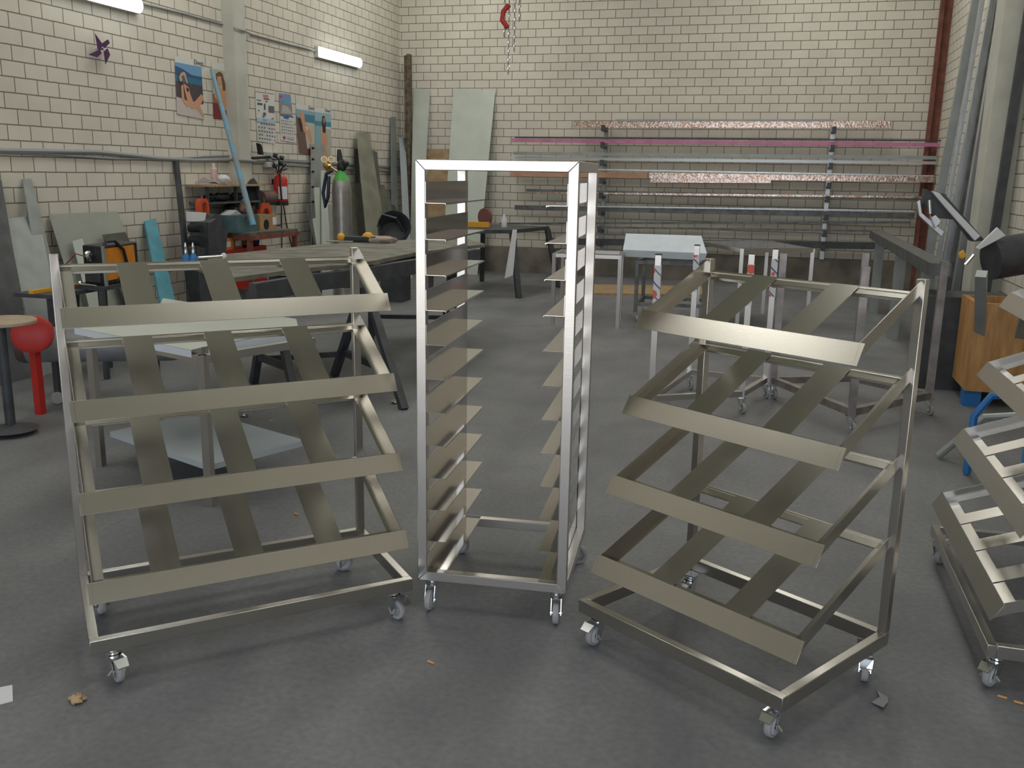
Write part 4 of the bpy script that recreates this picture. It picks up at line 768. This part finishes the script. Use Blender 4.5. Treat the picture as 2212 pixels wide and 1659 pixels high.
stock(1137, 411, 1990, 430, 0.045, STEEL, 'dark tube bundle under the wrapped tubes')
stock(1160, 416, 1990, 426, 0.03, FOIL, 'dull wrapped strip beside the dark tube bundle', 0.36)
stock(1113, 448, 1975, 466, 0.075, STEEL, 'broad dark steel angle across the rack')
stock(1290, 446, 1975, 456, 0.02, ALU, 'thin bright line of tube above the broad dark angle', 0.33)
stock(1080, 483, 1965, 480, 0.03, STEEL, 'dark slender bar below the broad angle', 0.25)
stock(1290, 491, 1900, 499, 0.03, STEEL, 'slightly tilted dark bar second from the bottom')
stock(1180, 521, 1960, 532, 0.10, DARK, 'heavy dark beam on the lowest rack level', 0.3)

# far bench with small things
r = thing('far_bench', 'dark far bench on splayed legs in front of the back wall', 'workbench', (-3.7, 12.6, 0))
f = [V((-4.35, 11.7, .9)), V((-3.35, 12.3, .9)), V((-3.1, 13.4, .9)), V((-4.2, 13.6, .9))]
MB().prism(f, (0, 0, -.05)).build('bench_top', DARK, r)
for p, q in zip(f, (V((-4.3, 11.6, 0)), V((-3.2, 12.1, 0)), V((-2.95, 13.5, 0)), V((-4.25, 13.8, 0)))): MB().bar(q, V((p.x*.95-.18, p.y*.97+.38, .86)), 0.07).build('leg', DARK, r)
P = V((-3.80, 12.5, .9)); one('angle_grinder', MB().bar(P+V((-.32, 0, .045)), P+V((.05, 0, .045)), .07, .07), YEL, 'orange yellow grinder lying on the far bench', 'power tool')
P = V((-3.62, 12.8, .9)); one('bottle', MB().lathe([(.035, 0), (.04, .02), (.04, .11), (.018, .15), (.018, .18)], P), PAPER, 'small white bottle on the far bench', 'bottle')
P = V((-3.95, 12.9, .9)); one('sanding_disc', MB().cyl(P+V((0, 0, .13)), P+V((.02, .04, .13)), .125, None, 26), mat('sanding_red', (.20, .08, .075), .8), 'dark red round sanding disc upright on the far bench', 'disc')
one('paper_strip', MB().prism([V((-3.33, 12.2, .91)), V((-3.27, 12.2, .91)), V((-3.30, 12.15, .3)), V((-3.42, 12.15, .25))], (0, .004, 0)), PAPER, 'long white paper strip hanging off the far bench', 'paper')

# stainless frames and tables
def frame_table(name, label, c, top, zt, t=.04, mt=SS, rails=True, zlow=None, group='stainless frames', sheet=None, cast=None, wrap=None):
    r = thing(name, label, 'frame', (sum(p.x for p in c)/4, sum(p.y for p in c)/4, 0), 0, group); z0 = .11 if cast else 0
    for p in c: MB().bar(V((p.x, p.y, z0)), V((p.x, p.y, zt)), t, t).build('leg', mt, r)
    for i in range(4):
        a, b = c[i], c[(i+1) % 4]
        if rails: MB().bar(V((a.x, a.y, zt-t/2)), V((b.x, b.y, zt-t/2)), t, t).build('top_rail', mt, r)
        if zlow: MB().bar(V((a.x, a.y, zlow)), V((b.x, b.y, zlow)), t, t).build('bottom_rail', mt, r)
    if sheet: MB().prism([V((p.x, p.y, zt+.001)) for p in c], (0, 0, .003)).build('table_top', sheet, r)
    if wrap:
        for p in c: MB().bar(V((p.x, p.y, wrap[0])), V((p.x, p.y, wrap[1])), t+.006, t+.006).build('tape_wrap', TAPE, r); MB().bar(V((p.x, p.y, zt)), V((p.x, p.y, zt+.008)), t+.003, t+.003).build('end_cap', BLACK, r)
    if cast:
        for p in c: caster(r, p.x-r.location.x, p.y-r.location.y, .11, math.radians(-60), brake=False)
    return r
frame_table('open_frame', 'open stainless table frame standing behind the tall runner rack', [V((-2.25, 10.0, 0)), V((-1.53, 10.06, 0)), V((-1.60, 10.65, 0)), V((-2.28, 10.6, 0))], 0, .80)
frame_table('steel_table', 'stainless table with mirror top in front of the wall rack', [V((-.76, 11.28, 0)), V((-.26, 10.33, 0)), V((.48, 10.7, 0)), V((0, 11.8, 0))], 0, .90, sheet=POL)
frame_table('wheeled_frame', 'unfinished wheeled frame with printed tape around its four posts', [V((-.70, 6.30, 0)), V((-.10, 6.66, 0)), V((.06, 7.2, 0)), V((-.52, 7.3, 0))], 0, 1.13, rails=False, zlow=.14, cast=True, wrap=(.78, 1.06))
frame_table('wheeled_frame', 'dull film-covered wheeled frame beside the orange wooden crate', [V((.62, 6.36, 0)), V((1.20, 7.06, 0)), V((.72, 7.5, 0)), V((.12, 7.2, 0))], 0, 1.10, t=.05, mt=mat('film_covered_steel', (.30, .27, .26), .35, .5, vary=.3), rails=False, zlow=.14, cast=True)
r = frame_table('white_topped_table', 'stainless table with white filmed trays seen through the wide trolley', [V((-2.59, 3.84, 0)), V((-2.33, 4.45, 0)), V((-3.28, 4.85, 0)), V((-3.54, 4.22, 0))], 0, .77, zlow=None)
MB().prism([az(a, b, .79) for a, b in ((412, 757), (440, 750), (645, 712), (640, 690), (352, 645), (345, 660), (160, 708))], (0, 0, .003)).build('tray_sheet', LGREEN, r)
a, b = az(412, 757, .79), az(160, 708, .79); MB().prism([a, b, b-V((0, 0, .035)), a-V((0, 0, .035))], (.002, .002, 0)).build('white_flange', WHITE, r)
a, b = az(645, 712, .79), az(450, 750, .79); MB().prism([a, b, b-V((0, 0, .05)), a-V((0, 0, .05))], (.002, .002, 0)).build('white_flange', WHITE, r)
MB().prism([V((-2.62, 3.88, .2)), V((-2.37, 4.43, .2)), V((-3.26, 4.80, .2)), V((-3.48, 4.24, .2))], (0, 0, -.03)).build('lower_shelf', mat('pale_blue_film', (.42, .48, .52), .4), r)
r = thing('filmed_channel', 'long folded sheet in pale blue film lying on a low cart', 'metal channel', ay(1435, 560, 10.6))
MB().plate([ay(1352, 505, 10.9), ay(1515, 510, 10.9), ay(1527, 548, 10.6), ay(1346, 540, 10.6)], .01).build('raised_side', WHITE, r)
MB().plate([ay(1346, 540, 10.6), ay(1527, 548, 10.6), ay(1522, 562, 10.62), ay(1350, 554, 10.62)], .01).build('front_lip', WHITE, r)
zc = ay(1435, 562, 10.8).z; frame_table('low_cart', 'low cart with bottom shelf under the filmed channel', [V((-1.42, 10.65, 0)), V((-.62, 10.75, 0)), V((-.62, 11.3, 0)), V((-1.42, 11.3, 0))], 0, zc, mt=STEEL, zlow=.2, cast=True)
one('floor_panel', MB().prism([az(1213, 617), az(1515, 622), az(1520, 641), az(1213, 636)], (0, 0, .03)), WOOD, 'flat wooden panel lying on the floor before the back wall', 'board')

# right side: profiles on the wall, conveyor, saw, crate, compressor
k = 0
for x0, x1, w, m_, lb in ((2108, 2022, .09, GSTEEL, 'grey square profile nearest the room corner'), (2122, 2042, .05, ALU, 'slim bright profile next to the corner one'), (2150, 2063, .11, ALU, 'broad bright profile in the middle of the bundle'), (2163, 2078, .08, STEEL, 'dark profile beside the broad bright one'), (2182, 2097, .12, ALU, 'second broad bright profile in the bundle'), (2194, 2112, .09, DARK, 'dark profile after the second bright one'), (2205, 2122, .08, STEEL, 'dull profile crossing above the saw arm'), (2222, 2140, .10, ALU, 'bright profile nearest the concrete column'), (2238, 2156, .08, DARK, 'dark tube closest to the concrete column')):
    Y_ = 12.6-.28*k; k += 1; T = ay(x0, 0, Y_); T.x = min(T.x, XR-.08); sl = (x1-x0)/460.0; xb = x0+sl*640; Fp = ay(xb, 640, Y_); Fp.z = 0; d = (T-Fp); T = T+d*.05; T.x = min(T.x, XR-.07)
    one('leaning_profile', MB().bar(Fp, T, w, w, (0, 1, 0)), m_, lb, 'metal profile', 'profiles leaning by the saw')
r = thing('roller_conveyor', 'long dark steel feed table on legs running beside the profiles', 'conveyor', (1.35, 10.5, 0))
MB().box((1.27, 8.1, .9), (1.43, 13.0, 1.0)).build('feed_bed', STEEL, r)
for y in (8.6, 10.4, 12.4): MB().box((1.30, y, 0), (1.40, y+.1, .9)).build('leg', GSTEEL, r)
Yq = 7.95; r = thing('band_saw', 'tilted grey metal-cutting saw with handle and motor beside the profiles', 'saw', ay(2080, 560, Yq))
def pl(name, pts, th, m_, dy=0): MB().prism([ay(a, b, Yq+dy) for a, b in pts], (0, th, 0)).build(name, m_, r, bevel=.004)
pl('saw_arm', [(1998, 408), (2013, 415), (2040, 418), (2128, 520), (2100, 522), (2065, 475), (2020, 470), (1995, 440)], .14, DARK)
pl('arm_cover', [(2012, 412), (2030, 418), (2118, 510), (2106, 520), (2042, 448)], .05, PAPER, -.06); pl('front_guard', [(1981, 437), (1988, 432), (1992, 460), (2040, 500), (2034, 512), (1985, 466)], .05, ALU, -.03)
pl('control_plate', [(2109, 536), (2155, 491), (2173, 509), (2115, 540)], .04, PAPER, -.10); pl('clamp_block', [(2011, 470), (2022, 465), (2034, 478), (2020, 494)], .05, ALU, -.10)
pl('yellow_knob', [(2072, 548), (2082, 540), (2088, 552), (2080, 560), (2072, 556)], .05, YEL, -.10)
MB().cyl(ay(2007, 432, Yq-.1), ay(2009, 462, Yq-.1), .013).cyl(ay(2104, 550, Yq-.12), ay(2085, 572, Yq-.12), .012).build('handle', ZINC, r); MB().cyl(ay(2140, 560, Yq), ay(2230, 545, Yq+.1), .16, None, 24).build('motor', DARK, r)
MB().box((1.25, Yq, 0), (1.9, Yq+.5, .75)).build('saw_base', DARK, r)
r = thing('wooden_crate', 'orange wooden crate full of metal offcuts at the wall', 'crate', (1.9, 8.0, 0)); zt = .78
for a, b in (((1.50, 7.45, .12), (1.54, 7.92, zt)), ((1.50, 7.40, .12), (2.28, 7.44, zt)), ((2.24, 7.45, .12), (2.28, 7.92, zt)), ((1.54, 7.88, .12), (2.24, 7.92, zt)), ((1.54, 7.44, .12), (2.24, 7.88, .16))): MB().box(a, b).build('side_board', PWOOD, r)
for x in (1.50, 2.16): MB().box((x, 7.42, 0), (x+.12, 7.54, .12)).build('blue_foot', BLUE, r)
for i, (a, b, c, d, h0, h1, w, l) in enumerate(((1.60, 7.55, 1.45, 7.1, .75, 1.02, .07, 'thick dark tube offcut sticking out highest from the crate'), (1.85, 7.6, 1.75, 7.0, .72, .92, .06, 'grey tube offcut in the middle of the crate'), (2.1, 7.7, 1.95, 7.0, .70, .80, .05, 'short tube offcut near the wall end of the crate'))):
    one('tube_offcut', MB().bar(V((a, b, .4)), V((c, d, h1)), w), GSTEEL, l, 'offcut', 'offcuts in the crate')
r = thing('air_compressor', 'blue air compressor tank behind the cut-off trolley', 'compressor', (1.75, 5.1, 0))
MB().lathe([(.08, 0), (.16, .05), (.17, .12), (.17, .7), (.16, .77), (.08, .82)], (1.36, 5.1, .27), (1, 0, 0), 28).build('tank', mat('bright_blue', (.03, .28, .68), .35), r)
MB().box((1.55, 4.98, .43), (2.0, 5.22, .68)).build('pump_block', BLACK, r)
for x in (1.5, 2.05): MB().box((x, 4.98, 0), (x+.05, 5.22, .14)).build('foot', DARK, r)
one('air_hose', MB().tube([V((1.20, 5.6, .012)), V((1.20, 5.6, .35)), V((1.28, 5.62, .47)), V((1.42, 5.62, .48)), V((1.55, 5.55, .3)), V((1.6, 5.5, .02))], .022), BLUE, 'blue air hose arching up by the compressor', 'hose')
one('grey_hose', MB().tube([V((1.1, 5.9, .02)), V((1.3, 5.8, .3)), V((1.6, 5.75, .36)), V((1.9, 5.75, .2)), V((2.05, 5.75, .02))], .022), GSTEEL, 'grey hose arching behind the blue one', 'hose')

# chain hoist, floor litter
P = ay(1098, 155, 8); r = thing('hoist_chain', 'hanging chains with a red hook in front of the back wall', 'chain', V((P.x, P.y, P.z)))
for dx, zb, n in ((0, 0, 45), (.05, .18, 40), (-.04, .30, 36), (.09, .42, 30)):
    m = MB()
    for i in range(n):
        z = P.z+zb+i*.035; q = V((P.x+dx, P.y, z)); s_ = V((.011, 0, 0)) if i % 2 else V((0, .011, 0)); m.tube([q+s_, q+V((0, 0, .014))*1.4, q-s_, q-V((0, 0, .014))*1.4, q+s_], .004, 5)
    m.build('chain_strand', ZINC, r)
hk = ay(1092, 38, 8); MB().tube([hk+V((.03, 0, .10)), hk+V((-.02, 0, .05)), hk+V((-.03, 0, -.02)), hk+V((.02, 0, -.08))], .022).build('hook', RED, r)
MB().cyl(V((P.x+.04, P.y, P.z+1.5)), V((P.x+.04, P.y, ZC)), .008).build('hoist_rope', ZINC, r)
butt = mat('cigarette_orange', (.62, .33, .14), .8)
for px, py, l in ((931, 1433, 'cigarette butt alone on the open floor in front of the runner rack'), (586, 910, 'cigarette butt seen through the wide trolley'), (641, 1112, 'cigarette butt under the third slat of the wide trolley'), (2200, 1520, 'cigarette butt near the frame edge'), (2165, 1508, 'short butt near the cut-off trolley')):
    P = az(px, py); one('cigarette_butt', MB().cyl(P+V((-.013, .005, .004)), P+V((.013, -.004, .004)), .004), butt, l, 'cigarette butt', 'cigarette butts on the floor')
for i, (px, py, l) in enumerate(((852, 872, 'crumpled foil near the trestle foot'), (856, 603, 'crumpled white wrapper beyond the workbench'), (411, 914, 'curled foil scrap behind the wide trolley'), (528, 900, 'small bright clip on the floor behind the wide trolley'), (118, 800, 'crumpled foil under the lying tank'), (168, 1516, 'small beige chip on the floor near the front caster'))):
    P = az(px, py); one('foil_scrap', MB().blob(P+V((0, 0, .012)), .025, .02, .012, 40+i, .5), ZINC if i != 5 else WOOD, l, 'scrap', 'scraps on the floor')
P = az(1900, 1505); one('clear_film', MB().plate([az(a, b, .004+.01*(i % 2)) for i, (a, b) in enumerate(((1882, 1517), (1900, 1505), (1893, 1490), (1918, 1505), (1919, 1516), (1908, 1528)))], .001), GSTEEL, 'scrap of clear film on the floor by the narrower trolley', 'film')
one('white_card', MB().prism([az(-30, 1492), az(27, 1481), az(28, 1515), az(-30, 1530)], (0, 0, .003)), PAPER, 'white card on the floor cut by the frame edge', 'card')
